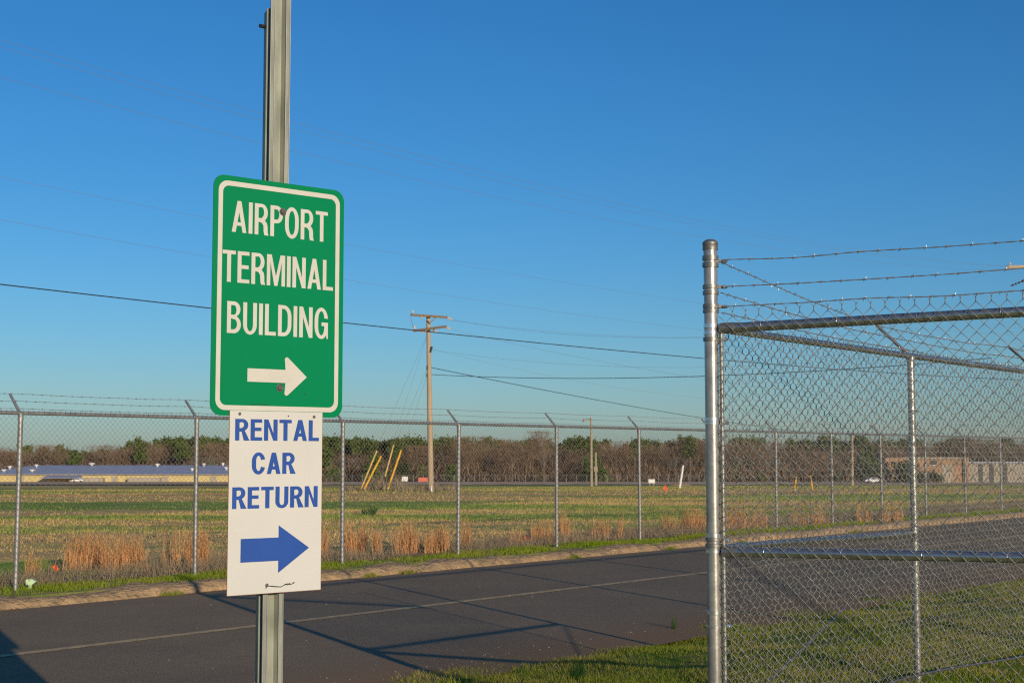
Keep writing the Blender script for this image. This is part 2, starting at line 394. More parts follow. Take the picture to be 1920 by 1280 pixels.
# ------------------------------------------------------------------ chain link
def chain(name, P0, D, length, zb, zt, W, r, sides, parent, m, detail=True, tilt=0.0, depth=.0045, hook=.006):
    """woven fabric: every wire zigzags and hooks its neighbours; D horizontal direction, zb/zt bottom and top"""
    P0 = np.array([P0[0], P0[1]], float); D = np.array([D[0], D[1]], float); D /= np.linalg.norm(D); Nn = np.array((-D[1], D[0]))
    p = W/2; h = p*1.02; rows = int((zt-zb)/h); nw = int(length/p)
    def wire(ph):
        pts = []
        for k in range(rows+1):
            right = (k+ph) % 2 == 1; x = p+.0015 if right else -.0015; z = k*h; s = 1 if right else -1
            if not detail: pts.append((p if right else 0, 0, z)); continue
            e = hook
            if k > 0: pts.append((x-s*e, depth*s, z-e))
            pts.append((x, 0, z))
            if k < rows: pts.append((x-s*e, -depth*s, z+e))
        pts = np.array(pts); n = len(pts)
        T = np.gradient(pts, axis=0); T /= np.linalg.norm(T, axis=1)[:, None]
        U = np.cross(T, np.array((0, 1., 0))); U /= np.linalg.norm(U, axis=1)[:, None]; Q = np.cross(T, U)
        ang = 2*np.pi*np.arange(sides)/sides
        return (pts[:, None, :]+r*(np.cos(ang)[None, :, None]*U[:, None, :]+np.sin(ang)[None, :, None]*Q[:, None, :])).reshape(-1, 3), n
    va, n = wire(0); vb, _ = wire(1); m_ = len(va)
    k = np.arange(n-1)[:, None]; j = np.arange(sides)[None, :]
    f0 = np.stack([k*sides+j, k*sides+(j+1) % sides, (k+1)*sides+(j+1) % sides, (k+1)*sides+j], -1).reshape(-1, 4)
    Vs = []; Fs = []
    for i in range(nw):
        v = (va if i % 2 == 0 else vb).copy(); v[:, 0] += i*p
        Vs.append(v); Fs.append(f0+i*m_)
    V = np.concatenate(Vs); F = np.concatenate(Fs)
    # twisted selvage: a short twist and two prongs above every top knuckle
    tb = MB(); top = rows*h
    for i in range(nw):
        if (rows+i) % 2 == 1:
            x = (i+1)*p
            if detail:
                q = random.uniform(-.003, .003)
                tb.tube([(x, 0, top-.004), (x+q*.5, .002, top+.026)], .0031, 4)
                tb.tube([(x+q*.5, 0, top+.024), (x+.011+q, .004, top+.040)], .0017, 4); tb.tube([(x+q*.5, 0, top+.024), (x-.011+q, -.004, top+.041)], .0017, 4)
            else:
                tb.add([(x-.004, 0, top), (x+.004, 0, top), (x+.003, 0, top+.055), (x-.003, 0, top+.055)], [(0, 1, 2, 3)])
    if tb.v:
        F = np.concatenate([F, np.array([q for q in tb.f if len(q) == 4])+len(V)]); V = np.concatenate([V, np.concatenate(tb.v)])
    bow = .012*np.sin(V[:, 0]*1.7)*np.sin(V[:, 2]*2.2) if detail else 0
    X = P0[0]+D[0]*V[:, 0]+Nn[0]*(V[:, 1]+bow); Y = P0[1]+D[1]*V[:, 0]+Nn[1]*(V[:, 1]+bow); Z = zb+V[:, 2]+tilt*V[:, 0]
    return raw(name, np.stack([X, Y, Z], -1), F, m, True, parent)

def barbed(mb, a, b, step=.127, r=.0016, sag=.0, sides=4, twist=True, wob=.004):
    a = Vector(a); b = Vector(b); L = (b-a).length; n = max(2, int(L/(.04 if twist else step)))
    d = (b-a)/L; u = d.cross(Vector((0, 0, 1))).normalized(); w_ = u.cross(d)
    ph = random.uniform(0, 50)
    def pt(t):
        q = a+d*(t*L)-Vector((0, 0, 1))*sag*4*t*(1-t)
        return q+w_*(float(vnoise(t*L*2.3, ph))-.5)*wob*2+u*(float(vnoise(t*L*2.3, ph+9))-.5)*wob*2
    for s in ((0, math.pi) if twist else (0,)):
        mb.tube([pt(k/n)+(u*math.cos(k*1.57+s)+w_*math.sin(k*1.57+s))*r*.9*(1 if twist else 0) for k in range(n+1)], r*(1 if twist else 1.5), sides, False)
    t = random.uniform(.02, .1)
    while t < L:
        q = pt(t/L); 
        if twist:
            mb.tube([q-d*.007, q+d*.007], r*2.4, 5)
            for k in range(4):
                an = k*1.57+random.uniform(-.5, .5); e = u*math.cos(an)+w_*math.sin(an)
                mb.tube([q+d*(.004 if k < 2 else -.004), q+e*.015+d*(.008 if k < 2 else -.008)], r*.75, 3)
        else:
            mb.tube([q-d*.012, q+d*.012], r*3.2, 3); mb.tube([q-w_*.02, q+w_*.02], r*1.2, 3)
        t += step*random.uniform(.9, 1.1)

# ------------------------------------------------------------------ near fence (runs along the road), its gate post first
GP = Vector((1.195, 8.5, 0)); NF = Vector((.639, .7692, 0)).normalized()
NN = Vector((-NF.y, NF.x, 0))
fence = empty('chain_link_fence', (GP.x, GP.y, gz(GP.x, GP.y)), 'bright chain-link fence with leaning barbed-wire arms, running back from the capped gate post', 'fence')
zpost = [z for z in (0,)]
def band(mb, c, z, h, r0=.0415, extra=.0075):
    mb.lathe((c.x, c.y, z-h/2), [(r0+.001, 0), (r0+extra, .002), (r0+extra, h-.002), (r0+.001, h)], 20)
mb = MB(); mb.lathe((GP.x, GP.y, 0), [(.0415, -.1), (.0415, 3.09)], 28)
gate_post = mb.build('gate_post', M['galv_post'], fence, True)
mb = MB(); mb.lathe((GP.x, GP.y, 3.07), [(.0462, 0), (.0468, .004), (.0462, .034), (.0475, .036), (.0475, .044), (.040, .054), (.025, .063), (.006, .066)], 24)
mb.build('post_cap', M['galv_dark'], gate_post, True)
zt = lambda v, Y=8.5: at(1335, v, Y).z
def one_band(name, m, v, h, extra=.0075):
    mb = MB(); band(mb, GP, zt(v), h, extra=extra); mb.build(name, M[m], gate_post, True)
for v, h in ((484, .030), (497, .030), (538, .026), (549, .026), (574, .026), (583, .026), (636, .026), (1010, .022), (1022, .022)): one_band('brace_band', 'galv_dark', v, h)
for v, h in ((611, .028), (624, .024), (786, .026), (793, .018), (1003, .026), (1033, .022), (1147, .026), (1174, .016)): one_band('tension_band', 'galv_band', v, h, .005)
gd = Vector((.89, -.456, 0)).normalized(); dd = (gd+NF*.4).normalized(); s_ = Vector((gd.y, -gd.x, 0))
for v in (490, 538, 575, 636, 792, 1013, 1173):
    q = Vector((GP.x, GP.y, zt(v)))
    MB().box(q+dd*.062, (.05, .006, .022), (dd, dd.cross(Vector((0, 0, 1))), Vector((0, 0, 1)))).build('band_lug', M['galv_dark'], gate_post)
    q += dd*.086
    MB().tube([q-s_*.014, q+s_*.016, q+s_*.0165, q+s_*.022], [.011, .011, .0075, .0075], 8).build('carriage_bolt', M['galv_band'], gate_post)

NP = [Vector((3.02, 10.75, 0))+NF*(2.78*k) for k in range(5)]     # line posts
ZR, ZM = 2.585, 1.27
def rail_z(k): return 2.60-.012*k
mbr = MB()
ends = [GP]+NP
for k in range(len(ends)-1):
    a, b = ends[k], ends[k+1]; L = (b-a).length
    za, zb_ = rail_z(k), rail_z(k+1)
    mbr.tube([Vector((a.x, a.y, za))+(NF*.05 if k == 0 else Vector()), Vector((b.x, b.y, zb_))], .0225, 14, k == 0)
mbr.build('top_rail', M['galv'], fence, True)
for k in range(1, 4):
    q = NP[k-1].lerp(NP[k], .42); mb = MB(); mb.tube([Vector((q.x, q.y, rail_z(k)-.005))-NF*.07, Vector((q.x, q.y, rail_z(k)-.007))+NF*.07], .0245, 14); mb.build('rail_sleeve', M['galv_band'], fence, True)
MB().tube([Vector((GP.x, GP.y, 1.292))+NF*.05, Vector((NP[0].x, NP[0].y, 1.255))], .021, 12).build('brace_rail', M['galv'], fence, True)
MB().tube([Vector((GP.x, GP.y, .27))+NF*.05-NN*.03, Vector((NP[0].x, NP[0].y, 1.24))-NN*.035], .006, 6).build('truss_rod', M['galv_dark'], fence, True)
arm_tip = []
for k, q in enumerate(NP):
    g0 = gz(q.x, q.y)
    mb = MB(); mb.lathe((q.x, q.y, 0), [(.0275, g0-.1), (.0275, rail_z(k+1)-.05), (.031, rail_z(k+1)-.048), (.031, rail_z(k+1)-.005), (.024, rail_z(k+1)+.002)], 18)
    po = mb.build('line_post', M['galv_post'], fence, True)
    base = Vector((q.x, q.y, rail_z(k+1)+.0)); tip = base+NN*.285+Vector((0, 0, .27))
    dirv = (tip-base).normalized(); side = NF; nn = side.cross(dirv)
    mb = MB(); mb.tube([base+Vector((0, 0, -.03)), base+dirv*.05], [.030, .024], 12)
    mb.prism([(-.026, .0), (.026, 0), (.020, .37), (-.020, .37)], base+dirv*.02, (side, dirv, nn), .006)
    mb.prism([(.020, .0), (.026, 0), (.020, .37), (.016, .37)], base+dirv*.02-nn*.012, (side, dirv, nn), .022)
    mb.build('barb_arm', M['galv_dull'], po); arm_tip.append((base, dirv))
for k, q in enumerate(NP[:3]):
    for j in range(5):
        mb = MB(); z = .45+j*.43; c = Vector((q.x, q.y, z))-NN*.004
        mb.tube([c+Vector((.031*math.cos(a), .031*math.sin(a), .006*math.sin(3*a))) for a in np.linspace(0, 5.6, 12)]+[c+NF*.06-NN*.03], .0022, 4); mb.build('tie_wire', M['galv_band'], fence)
for i, v in enumerate((491, 549, 585)):
    mb = MB(); frac = (.36, .22, .08)[i]
    pts = [at(1352, v, 8.55)]+[b_+d_*frac for b_, d_ in arm_tip]
    for a, b in zip(pts[:-1], pts[1:]): barbed(mb, a, b, r=.0021, sag=.02)
    mb.build('barbed_wire', M['barb'], fence)
fab0 = GP+NF*.03-NN*.028
chain('wire_fabric', fab0, NF, 12.5, .20, rail_z(2)+.02, .078, .0021, 4, fence, M['mesh'], depth=.0095, hook=.013)
# low cable lying along the foot of the fence
q0, q1 = Vector((2.55, 10.02, 0)), Vector((5.6, 13.05, 0)); pts = []
for t in np.linspace(0, 1, 60):
    q = q0.lerp(q1, t); pts.append((q.x, q.y, .25+.015*math.sin(t*9)))
mb = MB(); mb.tube(pts, .0085, 6)
for k in range(2, 58, 3): mb.tube([pts[k], Vector(pts[k])+Vector((.012, .006, .008))], .012, 5)
tag(mb.build('steel_cable', M['bolt']), 'dark twisted steel cable lying low along the grass in front of the fence foot', 'cable')

# ------------------------------------------------------------------ gate: swung open towards the viewer
GA = GP+gd*.062; GL = 3.3; TL = .012
gate = empty('gate', (GA.x, GA.y, .22), 'wide chain-link gate with thick rails and barbed wire on top, hung on the capped post', 'gate')
def gp(s, z): return Vector((GA.x+gd.x*s, GA.y+gd.y*s, z+TL*s))
ztop, zmid, zbot = at(1350, 614, 8.42).z, at(1350, 1035, 8.42).z, .30
for nm, z, r in (('top_rail', ztop, .029), ('mid_rail', zmid, .029), ('bottom_rail', zbot, .024)):
    MB().tube([gp(.02, z), gp(GL, z)], r, 18).build(nm, M['galv'], gate, True)
for s in (0.0, GL):
    MB().tube([gp(s, zbot-.02), gp(s, ztop+(.0 if s == 0 else .5))], .0125, 12).build('gate_stile', M['galv_dull'], gate, True)
for z in (ztop, zmid): MB().tube([gp(-.004, z), gp(.085, z)], .0325, 16).build('rail_end', M['galv_dark'], gate, True)
for zv in (640, 1010):
    z = zt(zv); MB().box(gp(-.03, z), (.07, .02, .03), (gd, Vector((-gd.y, gd.x, 0)), Vector((0, 0, 1)))).build('hinge', M['galv_dark'], gate)
gn = Vector((gd.y, -gd.x, 0))
if gn.y > 0: gn = -gn
chain('wire_fabric', GA+gd*.0+gn*.033, gd, GL-.01, .24, ztop+.075, .082, .0019, 4, gate, M['mesh'], tilt=TL)
for zz in np.arange(.3, ztop, .0836):     # selvage wires hooked round the stile
    c = gp(0, zz); MB().tube([c+gn*.034+gd*.03+Vector((0, 0, .012)), c+gn*.022-gd*.012, c-gd*.021-gn*.004-Vector((0, 0, .01))], .002, 4).build('stile_tie', M['mesh'], gate)
for s in np.arange(.25, GL, .45):
    for z in (ztop, zmid):
        c = gp(s, z); MB().tube([c+gn*(.0315*math.cos(a))+Vector((0, 0, .0315*math.sin(a)))+gd*.01*a/6 for a in np.linspace(0, 6.28, 12)], .0021, 4).build('rail_tie', M['galv_band'], gate)
for v0, v1 in ((489, 449), (537, 499), (574, 541)):
    a = at(1354, v0, 8.47); b = at(1920, v1, 7.66); b = a+(b-a)*1.9
    mb = MB(); barbed(mb, a, b, r=.0021, sag=.012, wob=.009)
    mb.build('barbed_wire', M['barb'], gate)

# ------------------------------------------------------------------ far fence across the road
FP = 4.62
fu = [40, 372, 645, 860, 1043, 1198]
f0 = road(0, FP)
a40 = None
def foot(u):            # where the fence line crosses the vertical plane through survey column u
    t = (u-960)/FPX/CT*.9985
    lo = RO+RN*FP; den = RD[0]-t*RD[1]
    return (t*lo[1]-lo[0])/den
aa = [foot(u) for u in fu]; sp_ = (aa[-1]-aa[0])/5
post_a = [aa[0]-sp_]+aa+[aa[-1]+sp_*k for k in range(1, 10)]
ff = empty('chain_link_fence', road(aa[0], FP, .12), 'weathered grey chain-link fence with angled arms across the road, along the grass field', 'fence')
H2 = 2.26
zf = lambda a: .125-.0012*max(0, a-20)
for a in post_a:
    q = road(a, FP); z0 = gz(q.x, q.y)
    ln = random.uniform(-.012, .012)
    mb = MB(); mb.tube([(q.x, q.y, z0-.1), (q.x+ln, q.y, z0+H2-.03)], .033, 12)
    mb.lathe((q.x+ln, q.y, z0+H2-.07), [(.037, 0), (.037, .07), (.028, .085)], 12)
    po = mb.build('line_post', M['galv_dull'], ff, True)
    t3 = Vector((RN[0], RN[1], 0)); b = Vector((q.x+ln, q.y, z0+H2)); e = b+t3*.27+Vector((0, 0, .27))
    MB().tube([b-Vector((0, 0, .03)), b+(e-b)*.15, e], [.032, .021, .017], 8).build('barb_arm', M['galv_dull'], po)
a0, a1 = post_a[0]-2, post_a[-1]
MB().tube([road(a, FP, gz(*road(a, FP)[:2])*0+.125+H2) for a in np.linspace(a0, a1, 40)], .026, 10).build('top_rail', M['galv_dull'], ff, True)
chain('wire_fabric', road(a0, FP-.04), RD, a1-a0, .15, .125+H2+.02, .078, .0021, 3, ff, M['mesh_far'], detail=False)
for k in range(3):
    mb = MB(); o_ = .06+.10*k
    for i in range(len(post_a)-1):
        A_, B_ = road(post_a[i], FP+o_, .125+H2+o_), road(post_a[i+1], FP+o_, .125+H2+o_)
        barbed(mb, A_, B_, step=.15, r=.0019, sag=.012, sides=3, twist=False)
    mb.build('barbed_wire', M['barb'], ff)

# ------------------------------------------------------------------ letters
def arc(cx, cy, rx, ry, a0, a1, n=10):
    return [(cx+rx*math.cos(math.radians(a0+(a1-a0)*k/n)), cy+ry*math.sin(math.radians(a0+(a1-a0)*k/n))) for k in range(n+1)]
def oval(w, s, t, k=.41):
    def ring(x0, x1, y0, y1, ky):
        rx = (x1-x0)/2; ry = ky; cx = (x0+x1)/2
        return arc(cx, y1-ry, rx, ry, 0, 180, 20)+arc(cx, y0+ry, rx, ry, 180, 360, 20)
    return ring(0, w, -.015, 1.015, k), ring(s, w-s, t-.01, 1.01-t, k-t*.8)
def glyph(c, w, s, t, diag=False):
    if c == 'I': return [[(0, 0), (s, 0), (s, 1), (0, 1)]]
    if c == 'L': return [[(0, 0), (w, 0), (w, t), (s, t), (s, 1), (0, 1)]]
    if c == 'T': m = w/2; return [[(m-s/2, 0), (m+s/2, 0), (m+s/2, 1-t), (w, 1-t), (w, 1), (0, 1), (0, 1-t), (m-s/2, 1-t)]]
    if c == 'E': return [[(0, 0), (w, 0), (w, t), (s, t), (s, .45), (w*.93, .45), (w*.93, .45+t), (s, .45+t), (s, 1-t), (w*.98, 1-t), (w*.98, 1), (0, 1)]]
    if c == 'N': return [[(0, 0), (s, 0), (s, .66), (w-s, 0), (w, 0), (w, 1), (w-s, 1), (w-s, .34), (s, 1), (0, 1)]]
    if c == 'M': q = s*1.25; return [[(0, 0), (s*.92, 0), (s*.92, .76), (w/2-.42*s, 0), (w/2+.42*s, 0), (w-s*.92, .76), (w-s*.92, 0), (w, 0), (w, 1), (w-q, 1), (w/2, .30), (q, 1), (0, 1)]]
    if c == 'A':
        a = w/2-.5*s; s2 = s*1.0; y0, y1 = .21, .21+t*.95; ya = min(.86, (w/2-s2)/a)
        out = [(0, 0), (s2, 0), (s2+a*y0, y0), (w-s2-a*y0, y0), (w-s2, 0), (w, 0), (w-a, 1), (a, 1)]
        return [out, [(s2+a*y1, y1), (w/2, ya), (w-s2-a*y1, y1)]]
    if c == 'O': return list(oval(w, s, t))
    if c == 'U':
        r = .32
        return [[(0, 1)]+arc(w/2, r-.015, w/2, r, 180, 360, 18)+[(w, 1), (w-s, 1)]+arc(w/2, r-.015, w/2-s, r-t*.9, 360, 180, 18)+[(s, 1)]]
    if c == 'P':
        b, m = .43, w*.5
        o = [(0, 0), (s, 0), (s, b), (m, b)]+arc(m, (1+b)/2, w-m, (1-b)/2, -90, 90, 14)+[(0, 1)]
        i = [(s, b+t), (m, b+t)]+arc(m, (1+b)/2, w-m-s, (1-b)/2-t, -90, 90, 14)+[(s, 1-t)]
        return [o, i]
    if c == 'R':
        b, m = .42, w*.52; wr = w*.96
        cy = (1+b+.02)/2; ry = 1-cy
        if diag: leg = [(s, 0), (s, b), (m*.92, b-.01), (w-s*1.15, 0), (w*1.06, 0), (w*.70, b+.05)]
        else: leg = [(s, 0), (s, b-.01), (w*.42, b-.01), (w*.55, b-.04), (w*.93-s, b-.12), (w*.95-s, .10), (w-s*.98, 0), (w*1.03, 0), (w*.97, .09), (w*.95, .30), (w*.90, b-.03), (w*.76, b+.05)]
        o = [(0, 0)]+leg+arc(m, cy, wr-m, ry, -52, 90, 14)+[(0, 1)]
        i = [(s, b+t), (m, b+t)]+arc(m, cy+.01, wr-m-s, ry-t+.0, -88, 90, 14)+[(s, 1-t)]
        return [o, i]
    if c == 'D':
        m = w*.42
        return [[(0, 0), (m, 0)]+arc(m, .36, w-m, .36, -90, 0, 9)+arc(m, .64, w-m, .36, 0, 90, 9)+[(0, 1)],
                [(s, t), (m, t)]+arc(m, .36, w-m-s, .36-t, -90, 0, 9)+arc(m, .64, w-m-s, .36-t, 0, 90, 9)+[(s, 1-t)]]
    if c == 'B':
        m = w*.5; b = .52
        o = [(0, 0), (m, 0)]+arc(m, b/2+.015, w-m, b/2+.015, -90, 68, 12)+arc(m, (1+b)/2, w*.95-m, (1-b)/2, -62, 90, 12)+[(0, 1)]
        return [o, [(s, t), (m, t)]+arc(m, (b+.0)/2+t*.2, w-m-s, (b-t)/2-t*.36, -90, 90, 12)+[(s, b-t*.48)],
                [(s, b+t*.5), (m, b+t*.5)]+arc(m, (1+b)/2-t*.25, w*.95-m-s, (1-b)/2-t*.75, -90, 90, 12)+[(s, 1-t)]]
    if c in 'CG':
        k = .41; rx = w/2
        o = arc(rx, 1.015-k, rx, k, 12, 180, 16)+arc(rx, k-.015, rx, k, 180, 348 if c == 'C' else 300, 16)
        i_top = arc(rx, 1.015-k, rx-s, k-t, 12, 180, 16); i_bot = arc(rx, k-.015, rx-s, k-t, 180, 348 if c == 'C' else 350, 16)
        if c == 'C': return [o+(i_top+i_bot)[::-1]]
        o = arc(rx, 1.015-k, rx, k, 8, 180, 16)+arc(rx, k-.015, rx, k, 180, 318, 14)+[(w*.90, .0), (w, 0), (w, .53), (w*.52, .53), (w*.52, .53-t), (w-s, .53-t)]
        i_bot = arc(rx, k-.015, rx-s, k-t, 180, 345, 14)
        return [o+(i_top+i_bot)[::-1]]
    return []
def fill(name, loops, m, parent, o, ax):
    """flat filled shapes (even-odd) as a mesh in the plane ax at o"""
    cu = bpy.data.curves.new(name, 'CURVE'); cu.dimensions = '2D'; cu.fill_mode = 'BOTH'
    for lp in loops:
        s = cu.splines.new('POLY'); s.points.add(len(lp)-1); s.use_cyclic_u = True
        for k, (x, y) in enumerate(lp): s.points[k].co = (x, y, 0, 1)
    tmp = bpy.data.objects.new(name, cu); COL.objects.link(tmp)
    dg = bpy.context.evaluated_depsgraph_get(); dg.update()
    me = bpy.data.meshes.new_from_object(tmp.evaluated_get(dg)); bpy.data.objects.remove(tmp)
    mb = MB(); X, Y = np.array(list(ax[0])), np.array(list(ax[1])); o = np.array(list(o))
    mb.add([o+X*v.co.x+Y*v.co.y for v in me.vertices], [tuple(p.vertices) for p in me.polygons])
    return mb.build(name, m, parent)
WID = dict(A=1.12, I=.0, R=1.06, P=1.0, O=1.1, T=1.0, E=.92, M=1.45, N=1.08, L=.86, B=1.05, U=1.05, D=1.06, G=1.1, C=1.07)
def word(txt, x0, x1, y0, cap, s, t, gap, diag=False):
    """loops for a word squeezed between x0 and x1, baseline y0"""
    tot = sum(s if c == 'I' else 0 for c in txt)+gap*(len(txt)-1)*1.0
    k = (x1-x0-tot)/sum(WID[c] for c in txt if c != 'I'); x = x0; out = []
    for c in txt:
        w_ = s if c == 'I' else WID[c]*k
        for lp in glyph(c, w_/cap, s/cap, t, diag): out.append([(x+a*cap, y0+b*cap) for a, b in lp])
        x += w_+gap
    return out

# ------------------------------------------------------------------ the road sign
SL, SR = at(397, 550, 5.42), at(643, 560, 5.80)
sr = Vector((SR.x-SL.x, SR.y-SL.y, 0)).normalized(); up = Vector((0, 0, 1)); sn = Vector((sr.y, -sr.x, 0))
if sn.y > 0: sn = -sn
sax = (sr, up, sn)
SC = Vector(((SL.x+SR.x)/2, (SL.y+SR.y)/2, 0))
ztl = at(400, 325, 5.42).z; zbl = at(394, 778, 5.42).z
GWID = (Vector((SR.x, SR.y, 0))-Vector((SL.x, SL.y, 0))).length; GH = ztl-zbl
SC.z = (ztl+zbl)/2
PB = SC-sn*.02
gpz = gz(PB.x, PB.y)
sign = empty('road_sign', (PB.x, PB.y, gpz), 'green terminal sign over white rental car sign on a galvanized channel post', 'sign')
def hat(mb, o, z0, z1, sc=1.0, t=.0035):
    """hat channel: flanges forward (towards sn), web recessed"""
    outer = [(-.046, 0), (-.0275, 0), (-.020, -.026), (.020, -.026), (.0275, 0), (.046, 0)]
    inner = [(x*(1 if abs(x) > .04 else .93), y-t) for x, y in outer][::-1]
    inner = [(x*1.0, y) for x, y in inner]
    poly = [(x*sc, y) for x, y in outer+inner]
    n = len(poly); v = []
    for z in (z0, z1):
        for x, y in poly: q = Vector((o.x, o.y, z))+sr*x+sn*y; v.append(q)
    f = [(j, (j+1) % n, n+(j+1) % n, n+j) for j in range(n)]
    h = n//2
    for b in (0, n):
        for j in range(h-1): f.append((b+j, b+j+1, b+n-2-j, b+n-1-j))
    mb.add(v, f)
PO = Vector((PB.x, PB.y, 0))+sr*.004-sn*.006
post = None
mb = MB(); hat(mb, PO, gpz-.3, 4.6); post = mb.build('post', M['upost'], sign)
for sx in (-.0445, -.0262, .0262, .0445):                   # rolled lips along the bends
    b_ = Vector((PO.x, PO.y, 0))+sr*sx+sn*.0005
    MB().tube([b_+up*(gpz-.3), b_+up*4.6], .0024, 6).build('lip', M['galv_dull'], post, True)
mb = MB(); zsp = at(500, 14, 5.62).z
PO2 = PO-sn*.0305
hat(mb, PO2, gpz-.3, zsp)
for sx in (-1, 1):                                           # side walls closing in towards the back
    mb.prism([(sx*.0445, -.004), (sx*.0415, -.004), (sx*.0305, -.044), (sx*.0335, -.044)], Vector((PO2.x, PO2.y, (gpz-.3+zsp)/2-.004)), (sr, sn, up), zsp-gpz+.29)
back = mb.build('splice_post', M['upost'], sign)
for z in (zsp-.07, gpz+.5): MB().tube([PO2+up*z-sn*.03-sr*.03, PO2+up*z-sn*.03-sr*.062], .008, 8).build('bolt', M['black'], back)
def rrect(w, h, r, n=8):
    out = []
    for cx, cy, a in ((w/2-r, h/2-r, 0), (-w/2+r, h/2-r, 90), (-w/2+r, -h/2+r, 180), (w/2-r, -h/2+r, 270)):
        out += arc(cx, cy, r, r, a, a+90, n)
    return out
mb = MB(); mb.prism(rrect(GWID, GH, .046), SC, sax, .003); panel = mb.build('green_panel', M['green'], sign)
face = SC+sn*.0025
B0 = rrect(GWID-.042, GH-.042, .040); B1 = rrect(GWID-.080, GH-.080, .026)
fill('border', [B0, B1], M['cream'], panel, face, sax)
xl = -GWID/2; top = GH/2; K = GH/.914
fx = lambda f: xl+f*GWID
loops = word('AIRPORT', fx(.134), fx(.868), top-.215*K, .121*K, .0170, .118, .0095)
fill('lettering', loops, M['cream'], panel, face, sax)
fill('lettering', word('TERMINAL', fx(.071), fx(.915), top-.408*K, .121*K, .0170, .118, .0085), M['cream'], panel, face, sax)
fill('lettering', word('BUILDING', fx(.110), fx(.878), top-.602*K, .121*K, .0170, .118, .0095), M['cream'], panel, face, sax)
ay = top-.758*K; ax0, ax1 = fx(.265), fx(.715); hx = ax1-.098
arrow = [(ax0, ay-.026), (hx, ay-.026)]+arc(hx+.006, ay-.066, .010, .010, 150, 300, 6)+[(ax1, ay)]+arc(hx+.006, ay+.066, .010, .010, 60, 210, 6)+[(hx, ay+.026), (ax0, ay+.026)]
fill('arrow', [arrow], M['cream'], panel, face, sax)
for bx, by in ((.008, top-.115*K), (.004, top-.803*K)):
    c = SC+sr*bx+up*by+sn*.0015
    mb = MB(); mb.tube([c, c+sn*.003], .0155, 14); mb.tube([c+sn*.003, c+sn*.009], [.0125, .009], 8); mb.build('bolt', M['bolt'], panel)
sc_y = -GH/2+.045
fill('scuff', [[(-.13, sc_y), (-.11, sc_y+.003), (-.09, sc_y+.001), (-.06, sc_y+.004), (-.045, sc_y+.001), (-.03, sc_y+.0025), (-.05, sc_y-.0005), (-.08, sc_y-.001)],
              [(.118, sc_y+.048), (.124, sc_y+.052), (.122, sc_y+.040)]], M['green_dark'], panel, SC+sn*.0029, sax)
# white sign hung below, overlapping the green panel's foot
WL, WR = at(432, 900, 5.463), at(600.5, 900, 5.73)
wzt, wzb = at(432, 769, 5.455).z, at(431, 1117, 5.455).z
WW, WH = .415, wzt-wzb
fw = ((WL.x+WR.x)/2-SC.x)*sr.x+((WL.y+WR.y)/2-SC.y)*sr.y
WC = Vector((SC.x, SC.y, (wzt+wzb)/2))+sr*fw+sn*.008
wp = MB(); wp.box(WC, (WW, WH, .003), sax); wp = wp.build('white_panel', M['white'], sign)
e = MB()
for dx, dy, sx, sy in ((0, -WH/2-.0008, WW, .0014), (-WW/2-.0008, 0, .0014, WH), (WW/2+.0008, 0, .0014, WH)): e.box(WC+sr*dx+up*dy, (sx, sy, .0028), sax)
e.build('panel_edge', M['edge'], wp)
wf = WC+sn*.003; wx = lambda f: -WW/2+f*WW; wy = lambda f: WH/2-f*WH
CAP = .118*WH
fill('lettering', word('RENTAL', wx(.055), wx(.962), wy(.163), CAP, .0185, .16, .0080, True), M['blue'], wp, wf, sax)
fill('lettering', word('CAR', wx(.235), wx(.700), wy(.347), CAP, .0185, .16, .0080, True), M['blue'], wp, wf, sax)
fill('lettering', word('RETURN', wx(.035), wx(.955), wy(.535), CAP, .0185, .16, .0080, True), M['blue'], wp, wf, sax)
am, a0_, a1_, ah = wy(.762), wx(.13), wx(.865), wx(.53)
fill('arrow', [[(a0_, am-.045), (ah, am-.045), (ah, am-.092), (a1_, am), (ah, am+.092), (ah, am+.045), (a0_, am+.045)]], M['blue'], wp, wf, sax)
for f, g, r in ((.10, .017, .0062), (.905, .026, .0062), (.62, .024, .0028), (.41, .957, .0075), (.70, .952, .003)):
    c = WC+sr*wx(f)+up*wy(g)+sn*.0015
    MB().tube([c, c+sn*.003, c+sn*.005], [r, r, r*.6], 10).build('screw', M['bolt'], wp)
mb = MB(); c0 = WC+sn*.006
tw = [(.40, .975), (.405, .955), (.44, .962), (.50, .966), (.56, .970), (.60, .962), (.63, .955), (.66, .960), (.70, .952)]
mb.tube([c0+sr*wx(a)+up*wy(b)+sn*.003*math.sin(a*40) for a, b in tw], .0016, 5)
mb.tube([c0+sr*wx(a)+up*wy(b) for a, b in ((.60, .955), (.63, .962), (.66, .950))], .0012, 4)
mb.build('tie_wire', M['black'], wp)

# ------------------------------------------------------------------ utility poles and lines
def pole_mesh(base, topz, r0, r1, lean=(0, 0)):
    mb = MB(); n = 14
    mb.tube([(base.x+lean[0]*t, base.y+lean[1]*t, base.z-.3+(topz-base.z+.3)*t) for t in np.linspace(0, 1, n)], np.linspace(r0, r1, n), 14)
    return mb
UY = 88.0
ub = at(808, 917, UY); ub.z = gz(ub.x, ub.y); ut = at(803, 590, UY)
up1 = empty('utility_pole', ub, 'tall pale wooden utility pole with two crossarms, standing in the field beyond the road', 'utility pole')
pole_mesh(ub, ut.z, .19, .125, (ut.x-ub.x, 0)).build('pole', M['wood_pole'], up1, True)
def crossarm(a, b, th, m, parent):
    d = (b-a); L = d.length; d /= L; s_ = d.cross(up).normalized(); u2 = s_.cross(d)
    mb = MB(); mb.box((a+b)/2, (L, th*.85, th), (d, s_, u2)); return mb.build('crossarm', m, parent)
c1 = crossarm(at(771, 590, UY-1.6), at(838, 594.5, UY+.9), .13, M['wood_dark'], up1)
